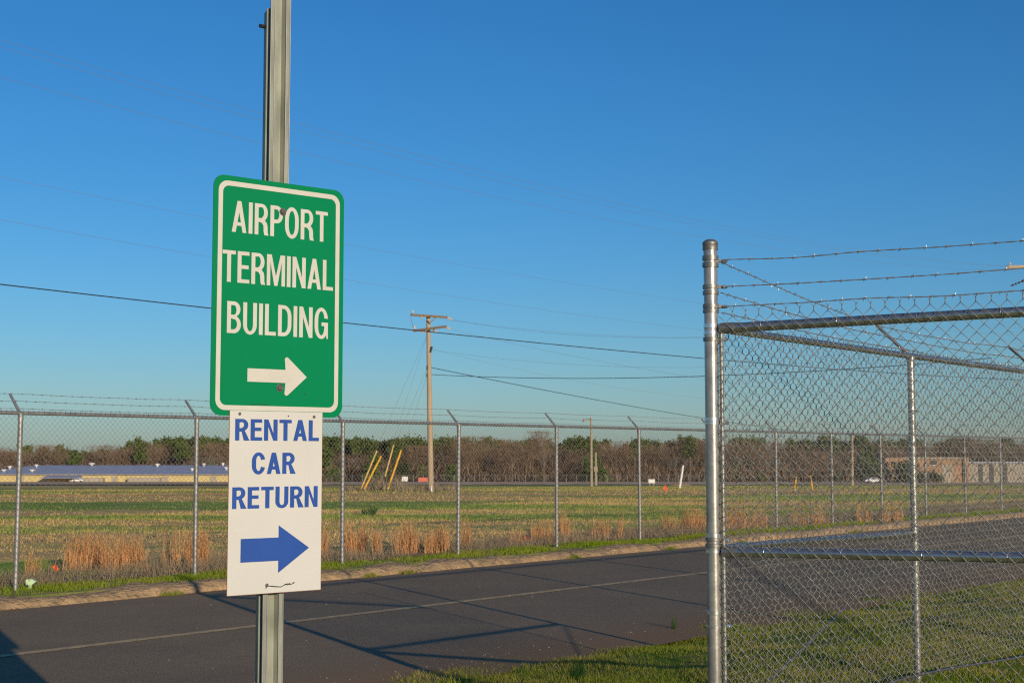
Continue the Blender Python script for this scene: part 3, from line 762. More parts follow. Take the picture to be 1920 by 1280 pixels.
c2 = crossarm(at(776, 620, UY-2.6), at(836, 612, UY+1.6), .14, M['wood_dark'], up1)
def insul(mb, c, r=.075, h=.2):
    mb.lathe(c, [(r*.4, 0), (r, h*.3), (r*.6, h*.45), (r*.9, h*.6), (r*.4, h)], 8)
def string_ins(mb, a, b, r=.07, k=4):
    mb.tube([a, b], .02, 5)
    for t in np.linspace(.15, .85, k): q = a.lerp(b, t); d = (b-a).normalized(); mb.tube([q-d*.02, q+d*.02], r, 8)
mb = MB(); insul(mb, at(774, 587.5, UY-1.5)); string_ins(mb, at(788, 592, UY-1), at(795, 595, UY-.6)); string_ins(mb, at(812, 593, UY), at(820, 596, UY+.3)); string_ins(mb, at(837, 595, UY+.9), at(848, 599, UY+1.5)); mb.build('insulator', M['porcelain'], c1)
mb = MB(); insul(mb, at(777, 617, UY-2.5)); string_ins(mb, at(836, 613, UY+1.6), at(844, 617, UY+2)); string_ins(mb, at(812, 619, UY+.3), at(820, 622, UY+.6)); string_ins(mb, at(792, 623, UY-1.5), at(799, 620, UY-1)); mb.build('insulator', M['porcelain'], c2)
mb = MB(); mb.tube([at(801.5, 600, UY-.2), at(806, 607, UY-.2)], .03, 5); mb.tube([at(806, 605, UY-.15), at(814, 598, UY)], .03, 5); mb.tube([at(770, 592, UY-1.6), at(772, 604, UY-1.9), at(775, 614, UY-2.5)], .012, 4)
mb.build('brace', M['wood_dark'], up1)
mb = MB(); mb.tube([at(807, 660, UY-.1), at(810, 650, UY-.2)], .07, 6); mb.box(at(801, 689, UY-.1), (.12, .12, .25)); mb.box(at(800.5, 703, UY-.1), (.1, .1, .2)); mb.build('line_clamp', M['dark_ins'], up1)
for (u0, v0, u1, v1, dy) in ((802, 625, 742, 760, 0), (802, 625, 757, 765, -1), (801, 690, 767, 770, 0), (801, 702, 778, 772, 0)):
    a = at(u0, v0, UY); b = at(u1, v1, UY+dy); t = (a.z-(ub.z+.2))/(a.z-b.z)
    MB().tube([a, a+(b-a)*t], .006, 4).build('guy_wire', M['wire'], up1)
tag(MB().tube([at(809.5, 925, UY-3), at(808.5, 910, UY-3)], .05, 8).build('marker_stake', M['white_paint']), 'short white stake at the foot of the pale utility pole', 'stake')
gg = [((677, 916), (706.5, 845), 'yellow_pale', .045, 'leftmost faded yellow guy-wire guard leaning beside the pale utility pole'), ((682, 918), (714.5, 855), 'yellow', .06, 'second from left, short bright yellow guy-wire guard leaning toward the utility pole'),
      ((722, 893), (738, 834), 'yellow_pale', .045, 'slim faded yellow guy-wire guard ending highest of the four by the utility pole'), ((727, 917), (752, 844), 'yellow', .06, 'bright yellow guy-wire guard nearest to the pale utility pole')]
for (a, b, m, r, l) in gg:
    tag(MB().tube([at(*a, UY-1), at(*b, UY+.2)], r, 8).build('guy_guard', M[m], None, True), l, 'guy guard', 'guy-wire guards by the utility pole')

def line(name, a, b, sag, r, m, label, group=None):
    pts = []
    for t in np.linspace(0, 1, 60):
        q = a.lerp(b, t); q.z -= 4*sag*t*(1-t); pts.append(q)
    return tag(MB().tube(pts, r, 5).build(name, M[m]), label, 'power line', group)
def line3(p0, p1, p2, Ys, r, m, label, group=None):
    """cable hanging between two ends so that it sags through a middle point"""
    a, b, c = at(*p0, Ys[0]), at(*p2, Ys[2]), at(*p1, Ys[1]); pts = []
    t1 = (c.y-a.y)/(b.y-a.y); k = (c.z-(a.z+(b.z-a.z)*t1))/(t1*(1-t1))
    for t in np.linspace(-.12, 1, 70):
        q = a+(b-a)*t; q.z += k*t*(1-t); pts.append(q)
    return tag(MB().tube(pts, r, 5).build('power_line', M[m]), label, 'power line', group)
def lineY(u): # depth of the pole line (parallel to the road, far side) in survey column u
    t = (u-960)/FPX; X0, Y0 = 24.0, 64.0
    s = (X0-t*Y0)/(.639-t*.7692); return Y0-.7692*s
G = 'power lines on the roadside poles'
for p0, p1, p2, r, m, l in (((0, 75), (1000, 343), (1892, 499), .0028, 'wire', 'uppermost thin power line crossing the sky behind the sign post'),
                            ((0, 88), (1000, 354), (1905, 500), .0028, 'wire', 'second thin power line, just below the uppermost one'),
                            ((0, 145), (1000, 383), (1910, 508), .0028, 'wire', 'third thin power line from the top, meeting the sign post above the green panel'),
                            ((0, 332), (900, 502), (1915, 628), .0025, 'wire', 'fourth faint line from the top, passing behind the words on the green panel'),
                            ((0, 412), (900, 563), (1915, 655), .0025, 'wire', 'fifth faint line from the top, ending left at mid height of the green panel'),
                            ((0, 533), (760, 617), (1915, 712), .011, 'wire_dark', 'thick black cable, lowest of the lines crossing the whole picture')):
    line3(p0, p1, p2, [lineY(q[0]) for q in (p0, p1, p2)], r, m, l, G)
G2 = 'lines running from the pale utility pole'
for p0, p1, p2, Y2, r, l in (((846, 599), (1100, 629), (1400, 628), 75, .006, 'faint line leaving the upper crossarm of the pale utility pole'),
                             ((820, 597), (1000, 618), (1400, 634), 82, .005, 'faint line from the middle of the upper crossarm of the pale pole'),
                             ((842, 616), (1000, 652), (1500, 735), 78, .005, 'faint line leaving the lower crossarm of the pale utility pole'),
                             ((812, 656), (1000, 678), (1400, 686), 78, .005, 'faint line from the clamp below the crossarms of the pale pole'),
                             ((812, 655), (1000, 698), (1310, 745), 120, .005, 'faintest line from the clamp of the pale pole, sloping down right'),
                             ((809, 689), (1000, 727), (1400, 796), 140, .022, 'dark service cable sloping down right from the middle of the pale pole'),
                             ((809, 702), (1050, 709), (1420, 701), 70, .017, 'dark level service cable running right from the middle of the pale pole')):
    a = at(*p0, UY); b = at(*p2, Y2); c = at(*p1, UY+(Y2-UY)*((p1[0]-p0[0])*UY/((p1[0]-p0[0])*UY+(p2[0]-p1[0])*Y2)))
    t1 = (c.y-a.y)/(b.y-a.y); k = (c.z-(a.z+(b.z-a.z)*t1))/(t1*(1-t1)); pts = []
    for t in np.linspace(0, 1.5, 60):
        q = a+(b-a)*t; q.z += k*t*(1-t); pts.append(q)
    tag(MB().tube(pts, r, 5).build('power_line', M['wire_dark' if r > .012 else 'wire']), l, 'power line', G2)
# pole whose crossarm ends reach in at the right edge
rb = Vector((24.6, 64.6, 0)); rb.z = gz(rb.x, rb.y); rt = rb.z+11.6
up2 = empty('utility_pole', rb, 'utility pole at the right edge, only a wooden crossarm tip and insulator in view', 'utility pole')
pole_mesh(rb, rt, .19, .13).build('pole', M['wood_pole'], up2, True)
ca = crossarm(at(1889, 500.5, 63), at(1985, 498, 66), .12, M['wood_pole'], up2)
mb = MB(); insul(mb, at(1894, 497, 63.1), .06, .12); mb.build('insulator', M['porcelain'], ca)
cb = crossarm(at(1919, 526, 63.5), at(1980, 522, 66), .12, M['wood_dark'], up2)
mb = MB(); string_ins(mb, at(1920, 526, 63.5), at(1895, 536, 62), .05, 4); mb.build('insulator', M['dark_ins'], cb)

# lamp pole, stump pole, pale poles further off
LY = 150.0
lb = at(1109, 907, LY); lb.z = gz(lb.x, lb.y)
lp = empty('lamp_pole', lb, 'slim wooden pole with a single floodlight arm near its top, beyond the field', 'lamp pole')
lt = at(1108, 782, LY); pole_mesh(lb, lt.z, .16, .11).build('pole', M['wood_grey'], lp, True)
mb = MB(); mb.tube([at(1107.5, 786, LY), at(1102, 784.5, LY-.4), at(1097, 786, LY-.8)], .035, 6); arm = mb.build('lamp_arm', M['galv_dull'], lp)
q = at(1096, 790, LY-.8); mb = MB(); mb.lathe(q, [(.20, -.02), (.22, .04), (.14, .22), (.08, .34)], 10); mb.build('lamp_head', M['wall_beige'], lp)
def simple_pole(name, u, v0, v1, Y, r, m, label, cat='pole', u1=None, extra=None):
    b = at(u, v0, Y); b.z = gz(b.x, b.y)-.05; t = at(u1 or u, v1, Y)
    mb = MB(); n = 8; mb.tube([b.lerp(t, k/n) for k in range(n+1)], np.linspace(r, r*.8, n+1), 10)
    if extra: extra(mb, b, t)
    return tag(mb.build(name, M[m], None, True), label, cat)
simple_pole('wooden_post', 1117, 898, 848, 185, .17, 'wood_grey', 'short bare wooden post just right of the lamp pole', 'post', extra=lambda mb, b, t: mb.box(b.lerp(t, .5)-Vector((0, .2, 0)), (.5, .25, .6)))
simple_pole('wooden_post', 1598, 897, 815, 190, .2, 'wood_pole', 'pale bare pole beyond the mesh, left of the orange building', 'pole')
simple_pole('leaning_post', 1274, 908, 872, 120, .11, 'white_paint', 'white post leaning right over a small earth mound', 'post', u1=1281)
q = hit(1274, 910); mb = MB(); mb.lathe((q.x, q.y, gz(q.x, q.y)-.1), [(1.7, 0), (1.2, .25), (.6, .4), (.1, .44)], 14)
tag(mb.build('earth_mound', M['concrete'], None, True), 'small brown earth mound under the leaning white post', 'mound')
def small_board(name, u, v0, v1, Y, wd, m, label, cat='sign'):
    b = at(u, v0, Y); b.z = gz(b.x, b.y); t = at(u, v1, Y)
    o = empty(name, b, label, cat); h = max(.5, t.z-b.z)
    for s in (-.3, .3): MB().box((b.x+s*wd, b.y, b.z+h*.3), (.08, .08, h*.62)).build('leg', M['galv_dull'], o)
    MB().box((b.x, b.y-.08, b.z+h*.7), (wd, .06, h*.6)).build('board', M[m], o)
small_board('taxiway_marker', 759, 904, 893, 240, 1.0, 'white_paint', 'small white marker board in front of the trees, left of the pale pole')
small_board('taxiway_marker', 795, 904, 895, 240, 1.9, 'red_paint', 'wide low red marker board just left of the pale utility pole')
small_board('taxiway_marker', 1222, 908, 898, 180, .8, 'white_paint', 'small white marker board in the field, left of the leaning white post')
for u0, v0, u1, v1, l in ((1490, 914, 1493, 893, 'bright yellow stake seen through the mesh, nearer to the gate post'), (1524, 905, 1519, 891, 'thin yellow stake leaning left, seen through the mesh right of the brighter one')):
    a = at(u0, v0, 95); a.z = min(a.z, gz(a.x, a.y)); tag(MB().tube([a, at(u1, v1, 95)], .06, 8).build('guy_guard', M['yellow']), l, 'stake', 'yellow stakes seen through the mesh')

# marker flags and the pale green pedestal by the far fence
def flag(u, vb, vt, label, s=1.0):
    q = hit(u, vb); t = at(u, vt, q.y)
    o = empty('marker_flag', q, label, 'flag', 'orange marker flags')
    h = t.z-q.z
    MB().tube([q, t], .004, 5).build('stake', M['galv_dull'], o)
    mb = MB(); V = []; n = 6
    W_, Hh = .10*s, .17*s
    for i in range(n+1):
        f = i/n
        for j in (0, 1): V.append((t.x-.04*s+W_*f+.012*math.sin(f*5), t.y-.01+.03*math.sin(f*6+j), t.z-Hh*j*(.55+.45*math.sin(f*3.14))-(1-j)*.10*s*abs(f-.45)*2))
    mb.add(V, [(2*i, 2*i+2, 2*i+3, 2*i+1) for i in range(n)]); mb.build('flag_cloth', M['orange'], o)
flag(104, 1078, 1050, 'orange marker flag in the dead weeds, beside the leftmost fence post', 1.1)
flag(987, 1020, 1000, 'orange marker flag among tan grass just left of the middle fence post', 1.0)
flag(1247, 925, 907, 'tiny orange marker flag far out in the field', 2.5)
q = hit(56, 1107)
pd = empty('utility_pedestal', q, 'small pale green plastic cap on a stub beside the leftmost fence post', 'pedestal')
q = Vector((q.x, q.y, gz(q.x, q.y)))
MB().tube([q-up*.05, q+up*.07], .028, 10).build('stub', M['pale_green'], pd, True)
mb = MB(); mb.prism([(-.045, .06), (.03, .06), (.085, .10), (.03, .135), (-.045, .13)], q, ((1, 0, 0), (0, 0, 1), (0, -1, 0)), .08); mb.build('cap', M['pale_green'], pd)

# ------------------------------------------------------------------ far buildings
def wall_box(name, m, parent, x0, x1, y0, y1, z0, z1): return MB().box(((x0+x1)/2, (y0+y1)/2, (z0+z1)/2), (x1-x0, y1-y0, z1-z0)).build(name, M[m], parent)
WY = 540.0
xa, xb = at(-60, 900, WY).x, at(520, 900, WY).x
zb = gz(0, WY)-.3; ze = at(0, 889, WY).z; zr = at(0, 873, WY).z
wh = empty('warehouse', ((xa+xb)/2, WY+12, zb), 'long low warehouse with blue-grey metal roof and yellow walls, far left behind the fence', 'building')
wall_box('wall', 'wall_yellow', wh, xa, xb, WY, WY+50, zb, ze)
mb = MB(); hip = 8
v = [(xa-.5, WY-.7, ze), (xb+.5, WY-.7, ze), (xb+.5, WY+52, ze), (xa-.5, WY+52, ze), (xa+hip+9, WY+25, zr+.05), (xb-hip, WY+25, zr+.05)]
mb.add([(a, b, c+.004) for a, b, c in v], [(0, 1, 5, 4), (1, 2, 5), (2, 3, 4, 5), (3, 0, 4)])
x = xa
while x < xb: mb.box((x, WY+12, (ze+zr)/2+.06), (.12, 27, .08), ((1, 0, 0), (0, math.cos(.13), math.sin(.13)), (0, -math.sin(.13), math.cos(.13)))); x += 3
rf = mb.build('roof', M['roof_blue'], wh)
wall_box('fascia', 'wall_beige', wh, xa-.5, xb+.5, WY-.95, WY-.72, ze-.25, ze+.06)
for u, v, s in ((172, 870, 1.9), (18, 879, 1.2), (68, 876, 1.2), (60, 885, 1.5), (7, 885, 1.4), (295, 874.5, 1.4), (360, 883, 1.0), (369, 881, .8), (382, 874, 1.0), (418, 870, 1.0), (424, 881, 1.1)):
    t = min(1, max(0, (889-v)/16)); c = at(u, v, WY+2+t*20)
    mb = MB(); zc = ze+(zr-ze)*t+.0
    mb.lathe((c.x, c.y, zc-.1), [(s*.25, 0), (s*.25, .55), (s*.62, .6), (s*.7, .95), (s*.45, 1.15)], 10); mb.build('roof_vent', M['white_paint'], rf)
for u0, u1 in ((135, 197), (243, 303)):
    wall_box('loading_panel', 'wall_beige', wh, at(u0, 900, WY).x, at(u1, 900, WY).x, WY-3.2, WY-.05, zb, at(0, 895, WY).z)
mb = MB(); x0, x1 = at(85, 893, WY).x, at(160, 893, WY).x
mb.add([(x0, WY-6, ze-1.2), (x1, WY-6, ze-1.2), (x1-1, WY-.05, ze-.35), (x0+1, WY-.05, ze-.35), (x0, WY-6, ze-1.35), (x1, WY-6, ze-1.35), (x1-1, WY-.05, ze-.5), (x0+1, WY-.05, ze-.5)], [(0, 1, 2, 3), (4, 7, 6, 5), (0, 4, 5, 1), (1, 5, 6, 2), (2, 6, 7, 3), (3, 7, 4, 0)])
mb.build('lean_to_roof', M['roof_blue'], wh)
for u in (38, 215, 310, 400): wall_box('door', 'wall_beige', wh, at(u-6, 900, WY).x, at(u+6, 900, WY).x, WY-.12, WY-.02, zb, ze-.7)

def car(u, v, Y, label, m='car_paint', flip=1, sc=1.0):
    b = at(u, v, Y); b.z = gz(b.x, b.y)
    o = empty('parked_car', b, label, 'car')
    prof = [(-2.2, .35), (-2.2, .75), (-1.9, .9), (-1.2, .95), (-.6, 1.42), (.7, 1.45), (1.4, .98), (2.1, .9), (2.25, .6), (2.2, .35)]
    ax = ((flip*sc, 0, 0), (0, 0, sc), (0, -1, 0))
    MB().prism(prof, (b.x, b.y, b.z), ax, 1.7).build('body', M[m], o)
    MB().prism([(-1.0, .98), (-.55, 1.36), (.65, 1.38), (1.2, 1.0)], (b.x, b.y, b.z), ax, 1.74).build('window', M['glass'], o)
    for x in (-1.4, 1.4):
        for y in (-.75, .75): MB().tube([(b.x+x*sc, b.y+y-.12, b.z+.33*sc), (b.x+x*sc, b.y+y+.12, b.z+.33*sc)], .33*sc, 12).build('wheel', M['rubber'], o)
car(146, 897, 528, 'white car parked in front of the yellow warehouse wall', sc=.9)
car(1637, 896, 330, 'white car parked left of the orange building, seen through the mesh', sc=.9)

OY = 400.0; z0 = gz(100, OY)-.3
X = lambda u: at(u, 880, OY).x
Zv = lambda v: at(1700, v, OY).z
ob = empty('office_building', (X(1740), OY+6, z0), 'flat-roofed orange brick building with a columned porch, far right behind the mesh', 'building')
wall_box('wall', 'wall_orange', ob, X(1692), X(1806), OY, OY+14, z0, Zv(860))
wall_box('roof', 'wall_beige', ob, X(1690), X(1808), OY-.4, OY+14.4, Zv(860), Zv(857))
wall_box('porch_roof', 'wall_orange', ob, X(1655), X(1691), OY-3, OY+6, Zv(865), Zv(858))
for u in (1663, 1676, 1688): wall_box('column', 'wall_orange', ob, X(u-2.2), X(u+2.2), OY-2.9, OY-2.2, z0, Zv(865))
wall_box('porch_wall', 'wall_orange', ob, X(1668), X(1691.5), OY+3, OY+5, z0, Zv(866))
wi = wall_box('window', 'glass', ob, X(1744), X(1757), OY-.1, OY-.02, Zv(871), Zv(863)); wall_box('frame', 'white_paint', wi, X(1743.4), X(1757.6), OY-.14, OY-.06, Zv(871.8), Zv(871))
wall_box('door', 'wall_beige', ob, X(1766), X(1786), OY-.12, OY-.02, z0, Zv(871))
wall_box('pilaster', 'wood_dark', ob, X(1805), X(1810), OY-.5, OY+.6, z0, Zv(857.5)); wall_box('pilaster', 'wall_orange', ob, X(1811), X(1816), OY-.5, OY+.6, z0, Zv(858))
lw = empty('storage_building', (X(1880), OY+18, z0), 'low pale grey building with dark bays, right of the orange building', 'building')
wall_box('wall', 'wall_beige', lw, X(1816), X(1960), OY+12, OY+24, z0, Zv(868))
wall_box('roof', 'roof_blue', lw, X(1814), X(1962), OY+11.5, OY+24.5, Zv(868), Zv(866))
for u in (1865, 1886, 1912): wall_box('bay', 'black', lw, X(u-4), X(u+4), OY+11.8, OY+11.95, z0, Zv(870))

# ------------------------------------------------------------------ vegetation
def quads(C, size, rng, flat=.0):
    """random leaf cards: centres C (n,3), edge size (n,)"""
    n = len(C); a = rng.normal(size=(n, 3)); a /= np.linalg.norm(a, axis=1)[:, None]
    b = rng.normal(size=(n, 3)); b -= (b*a).sum(1)[:, None]*a; b /= np.linalg.norm(b, axis=1)[:, None]
    a *= size[:, None]; b *= size[:, None]*.7
    V = np.stack([C-a-b, C+a-b, C+a+b, C-a+b], 1).reshape(-1, 3); F = np.arange(4*n).reshape(-1, 4)
    return V, F
def slivers(B, T, wd, rng):
    """thin triangles from base points to tips"""
    n = len(B); s = rng.normal(size=(n, 3)); s[:, 2] *= .2; s /= np.linalg.norm(s, axis=1)[:, None]; s *= wd[:, None]
    return np.stack([B-s, B+s, T], 1).reshape(-1, 3), np.arange(3*n).reshape(-1, 3)
def blades(x, y, h, wd, rng, lean=.35):
    z = ground(x, y); n = len(x); th = rng.uniform(0, 6.283, n)
    B = np.stack([x, y, z-.01], 1); l = rng.normal(0, lean, (n, 2))*h[:, None]
    T = np.stack([x+l[:, 0], y+l[:, 1], z+h], 1); s = np.stack([np.cos(th), np.sin(th), 0*th], 1)*wd[:, None]
    return np.stack([B-s, B+s, T], 1).reshape(-1, 3), np.arange(3*n).reshape(-1, 3)
def grass(name, m, a0, a1, p0, p1, n, h0, h1, wd, lean=.35, clump=1.2, thr=.3, infr=True):
    a = RNG.uniform(a0, a1, n); p = RNG.uniform(p0, p1, n)
    x = RO[0]+RD[0]*a+RN[0]*p; y = RO[1]+RD[1]*a+RN[1]*p
    k = vnoise(x*clump, y*clump)*.6+vnoise(x*clump*3.1, y*clump*3.1)*.4
    keep = (k > thr*RNG.uniform(.6, 1.4, n)) & (y > 3)
    if infr: keep &= np.abs(x/np.maximum(y, 1)) < .5
    x, y, k = x[keep], y[keep], k[keep]
    h = RNG.uniform(h0, h1, len(x))*(.3+1.2*k)
    V, F = blades(x, y, h, np.full(len(x), wd)*RNG.uniform(.6, 1.3, len(x)), RNG, lean)
    return tag(raw(name, V, F, M[m]), kind='stuff')
g1 = grass('lawn_grass', 'blade', -4, 22, -8.6, -3.68, 230000, .018, .058, .0038, .6, 1.5, .32)
# ragged grass edge creeping on to the asphalt
g2 = grass('verge_grass', 'blade_green', -9, 60, 3.90, 4.95, 90000, .04, .09, .006, .5, .9, .36)
ka = RNG.choice([-1.6, .9, 1.3, 4.6, 8.3, 9.1, 13.4, 16.5, 19.2, 24.5], 1500)+RNG.normal(0, .10, 1500); kp = 3.50+RNG.normal(0, .035, 1500)
V, F = blades(RO[0]+RD[0]*ka+RN[0]*kp, RO[1]+RD[1]*ka+RN[1]*kp, RNG.uniform(.02, .075, 1500), np.full(1500, .005), RNG, .6); V[:, 2] += .04
tag(raw('gutter_grass', V, F, M['blade_green']), kind='stuff')
g3 = grass('dead_weeds', 'weed', -9, 60, 4.85, 6.6, 60000, .08, .28, .005, .45, .8, .30)
g4 = grass('field_grass', 'field_blade', -14, 80, 5.6, 26, 170000, .03, .11, .007, .7, .25, .22)
g5 = grass('field_grass', 'field_blade', -40, 160, 24, 75, 160000, .03, .10, .014, .8, .12, .22)

def clump_at(name, m, u0, u1, vb, vt, n, label, cat, group=None, wd=.006, lean=.10, Yoff=0, top_var=.5):
    """a clump of upright stems between survey columns u0 and u1, foot at vb and tips up to vt"""
    q = hit((u0+u1)/2, vb); Y = q.y+Yoff; X0, X1 = at(u0, vb, Y).x, at(u1, vb, Y).x; H = at((u0+u1)/2, vt, Y).z-q.z
    c = Vector((q.x, Y, gz(q.x, Y)))
    x = RNG.uniform(X0, X1, n); k = max(.12, (X1-X0)*.22); y = Y+RNG.normal(0, k*.5, n)+(x-c.x)*.5
    sub = vnoise(x*5.5, y*2+3); keep = sub > .30; x, y, sub = x[keep], y[keep], sub[keep]; n = len(x)
    h = H*(RNG.uniform(1-top_var, 1.0, n))*(.62+.85*sub)
    h *= np.where(RNG.random(n) < .35, RNG.uniform(.25, .6, n), 1.0)
    V, F = blades(x, y, h, wd*RNG.uniform(.6, 1.5, n), RNG, lean)
    sway = (vnoise(x*3.3+7, y*2)-.5)*.35+RNG.normal(0, .05, n)          # bunches lean their own way
    V[2::3, 0] += sway*h; V[2::3, 1] += (vnoise(x*2.7, y*2+5)-.5)*.5*h; V[2::3, 2] -= .18*np.abs(sway)*h
    # feathery side wisps on the upper half
    m_ = n*3; i = RNG.integers(0, n, m_); f = RNG.uniform(.35, .95, m_)
    Bv = V.reshape(-1, 3, 3); base = (Bv[i, 0]+Bv[i, 1])/2; tip = Bv[i, 2]; P_ = base+(tip-base)*f[:, None]
    T_ = P_+np.stack([RNG.normal(0, .022, m_), RNG.normal(0, .022, m_), RNG.uniform(.03, .10, m_)], 1)
    V2, F2 = slivers(P_, T_, np.full(m_, wd*.55), RNG)
    o = raw(name, np.concatenate([V, V2])-np.array(c), np.concatenate([F, F2+len(V)]), M[m]); o.location = c
    return tag(o, label, cat, group)
GG = 'tan dry grass clumps along the far fence'
cl = [(48, 72, 1078, 1036, 70, 'sparse tan grass clump between the leftmost fence post and its orange flag'),
      (128, 192, 1070, 992, 528, 'broad tall tan grass clump right of the leftmost orange flag'),
      (190, 222, 1072, 1010, 130, 'shorter tan grass clump between two taller ones, left of the second fence post'),
      (222, 268, 1070, 998, 368, 'dense tan grass clump halfway between the first and second fence posts'),
      (270, 312, 1070, 1038, 110, 'low tan grass clump left of the tallest single stalk'),
      (312, 336, 1066, 966, 60, 'tallest thin tan grass stalks just left of the second fence post'),
      (346, 392, 1062, 982, 480, 'tall tan grass clump growing around the second fence post'),
      (598, 614, 1046, 988, 70, 'narrow tan grass clump at the right edge of the white sign panel'),
      (650, 688, 1040, 982, 416, 'tan grass clump immediately right of the third fence post'),
      (704, 834, 1036, 978, 1440, 'widest dense tan grass stand left of the fourth fence post'),
      (832, 856, 1032, 985, 80, 'thin tan grass clump touching the left side of the fourth fence post'),
      (864, 882, 1028, 968, 80, 'narrow tall tan grass clump touching the right side of the fourth fence post'),
      (952, 984, 1020, 992, 70, 'sparse low tan grass clump left of the middle orange flag'),
      (994, 1040, 1018, 980, 220, 'tan grass clump between the middle orange flag and the fifth fence post'),
      (1046, 1166, 1012, 962, 1216, 'wide tan grass stand right of the fifth fence post'),
      (1242, 1322, 998, 953, 832, 'wide tan grass stand left of the capped gate post'),
      (1340, 1440, 994, 948, 672, 'tan grass stand seen through the mesh just right of the gate post'),
      (1460, 1560, 985, 950, 416, 'lower tan grass stand seen through the mesh in the middle of the gate'),
      (1600, 1700, 978, 938, 416, 'farthest tan grass stand, seen through the mesh left of the near line post')]
for c in cl: clump_at('grass_clump', 'sedge', *c[:5], c[5], 'grass clump', GG)
clump_at('green_tuft', 'blade_tuft', 1242, 1268, 1190, 1158, 170, 'upright dark green grass tuft at the road edge left of the gate post', 'grass tuft', 'dark green tufts on the bank', wd=.0035, lean=.12)
clump_at('green_tuft', 'blade_tuft', 1070, 1094, 1277, 1252, 110, 'dark green grass tuft on the bank at the bottom edge of the picture', 'grass tuft', 'dark green tufts on the bank', wd=.0035, lean=.15)
clump_at('green_tuft', 'blade_tuft', 680, 702, 966, 950, 200, 'bright green weed tuft out in the field right of the third fence post', 'grass tuft', wd=.02, lean=.4)
# brown scrub round the foot of the utility pole and its guys
mbV = []; mbF = []; nn_ = 0
for u0, u1, vb, h, n in ((650, 700, 922, .45, 300), (702, 724, 922, 1.3, 160), (740, 752, 920, 1.2, 60), (755, 860, 920, .55, 600), (650, 860, 924, .35, 900)):
    u = RNG.uniform(u0, u1, n); Y = UY+1.5+RNG.normal(0, 1.5, n); x = (u-960)/FPX*Y; hh = h*RNG.uniform(.3, 1, n)
    V, F = blades(x, Y, hh, np.full(n, .035), RNG, .35); mbV.append(V); mbF.append(F+nn_); nn_ += len(V)
tag(raw('brown_scrub', np.concatenate(mbV), np.concatenate(mbF), M['weed']), kind='stuff')

def bare_tree(x, y, H, Rr, n, rng):
    """trunk and limbs (tapered tubes) plus a cloud of twigs; returns trunk MB and twig arrays"""
    z = gz(x, y); tb = MB()
    tb.tube([(x, y, z-.2), (x+rng.normal(0, .2), y, z+H*.35), (x+rng.normal(0, .4), y, z+H*.7)], [H*.018, H*.013, H*.006], 6)
    ctr = []
    for k in range(9):
        an = rng.uniform(0, 6.28); f = rng.uniform(.25, .6); l = Rr*rng.uniform(.5, .95)
        e = np.array((x+math.cos(an)*l, y+math.sin(an)*l, z+H*min(.95, f+rng.uniform(.2, .42))))
        tb.tube([(x, y, z+H*f), (x+math.cos(an)*l*.5, y+math.sin(an)*l*.5, z+H*(f+.12)), e], [H*.008, H*.005, H*.002], 5); ctr.append(e)
    ctr.append(np.array((x, y, z+H*.85))); ctr = np.array(ctr)
    i = rng.integers(0, len(ctr), n); P_ = ctr[i]+rng.normal(0, 1, (n, 3))*np.array((Rr*.36, Rr*.36, H*.13))
    P_[:, 2] = np.clip(P_[:, 2], z+H*.12, z+H*1.02)
    d = P_-np.array((x, y, z+H*.35)); d /= np.linalg.norm(d, axis=1)[:, None]; d = d*.6+rng.normal(0, .6, (n, 3))+np.array((0, 0, .2)); d /= np.linalg.norm(d, axis=1)[:, None]
    V, F = slivers(P_-d*.3, P_+d*rng.uniform(.7, 2.0, n)[:, None], rng.uniform(.04, .11, n), rng)
    return tb, V, F
def pine_tree(x, y, H, Rr, n, rng, low=.45):
    z = gz(x, y); tb = MB(); tb.tube([(x, y, z-.2), (x+rng.normal(0, .2), y, z+H*.5), (x, y, z+H*.93)], [H*.017, H*.012, H*.004], 6)
    Cs = []
    for k in range(int(7+Rr*2)):
        f = rng.uniform(low, .97); an = rng.uniform(0, 6.28); l = Rr*(1.05-f*.75)*rng.uniform(.3, 1.15)
        c = np.array((x+math.cos(an)*l, y+math.sin(an)*l, z+H*f)); tb.tube([(x, y, z+H*f-.5), c], [H*.005, H*.002], 4); Cs.append(c)
    Cs = np.array(Cs); i = rng.integers(0, len(Cs), n); P_ = Cs[i]+rng.normal(0, 1, (n, 3))*np.array((Rr*.22, Rr*.22, H*.045))
    V, F = quads(P_, rng.uniform(.18, .5, n), rng); return tb, V, F
def tree(name, kind, u, vt, Y, R_, label, group, n=900):
    x = at(u, 900, Y).x; z = gz(x, Y); H = at(u, vt, Y).z-z
    rng = np.random.default_rng(int(u*7+Y))
    if kind == 'bare': tb, V, F = bare_tree(x, Y, H, R_, n, rng); m = 'twig'
    else: tb, V, F = pine_tree(x, Y, H, R_, n, rng, .12 if kind == 'low' else .62); m = 'pine' if kind != 'bush' else 'bush'
    o = empty(name, (x, Y, z), label, 'tree', group); tb.build('trunk', M['bark'], o)
    raw('crown', V, F, M[m], False, o)
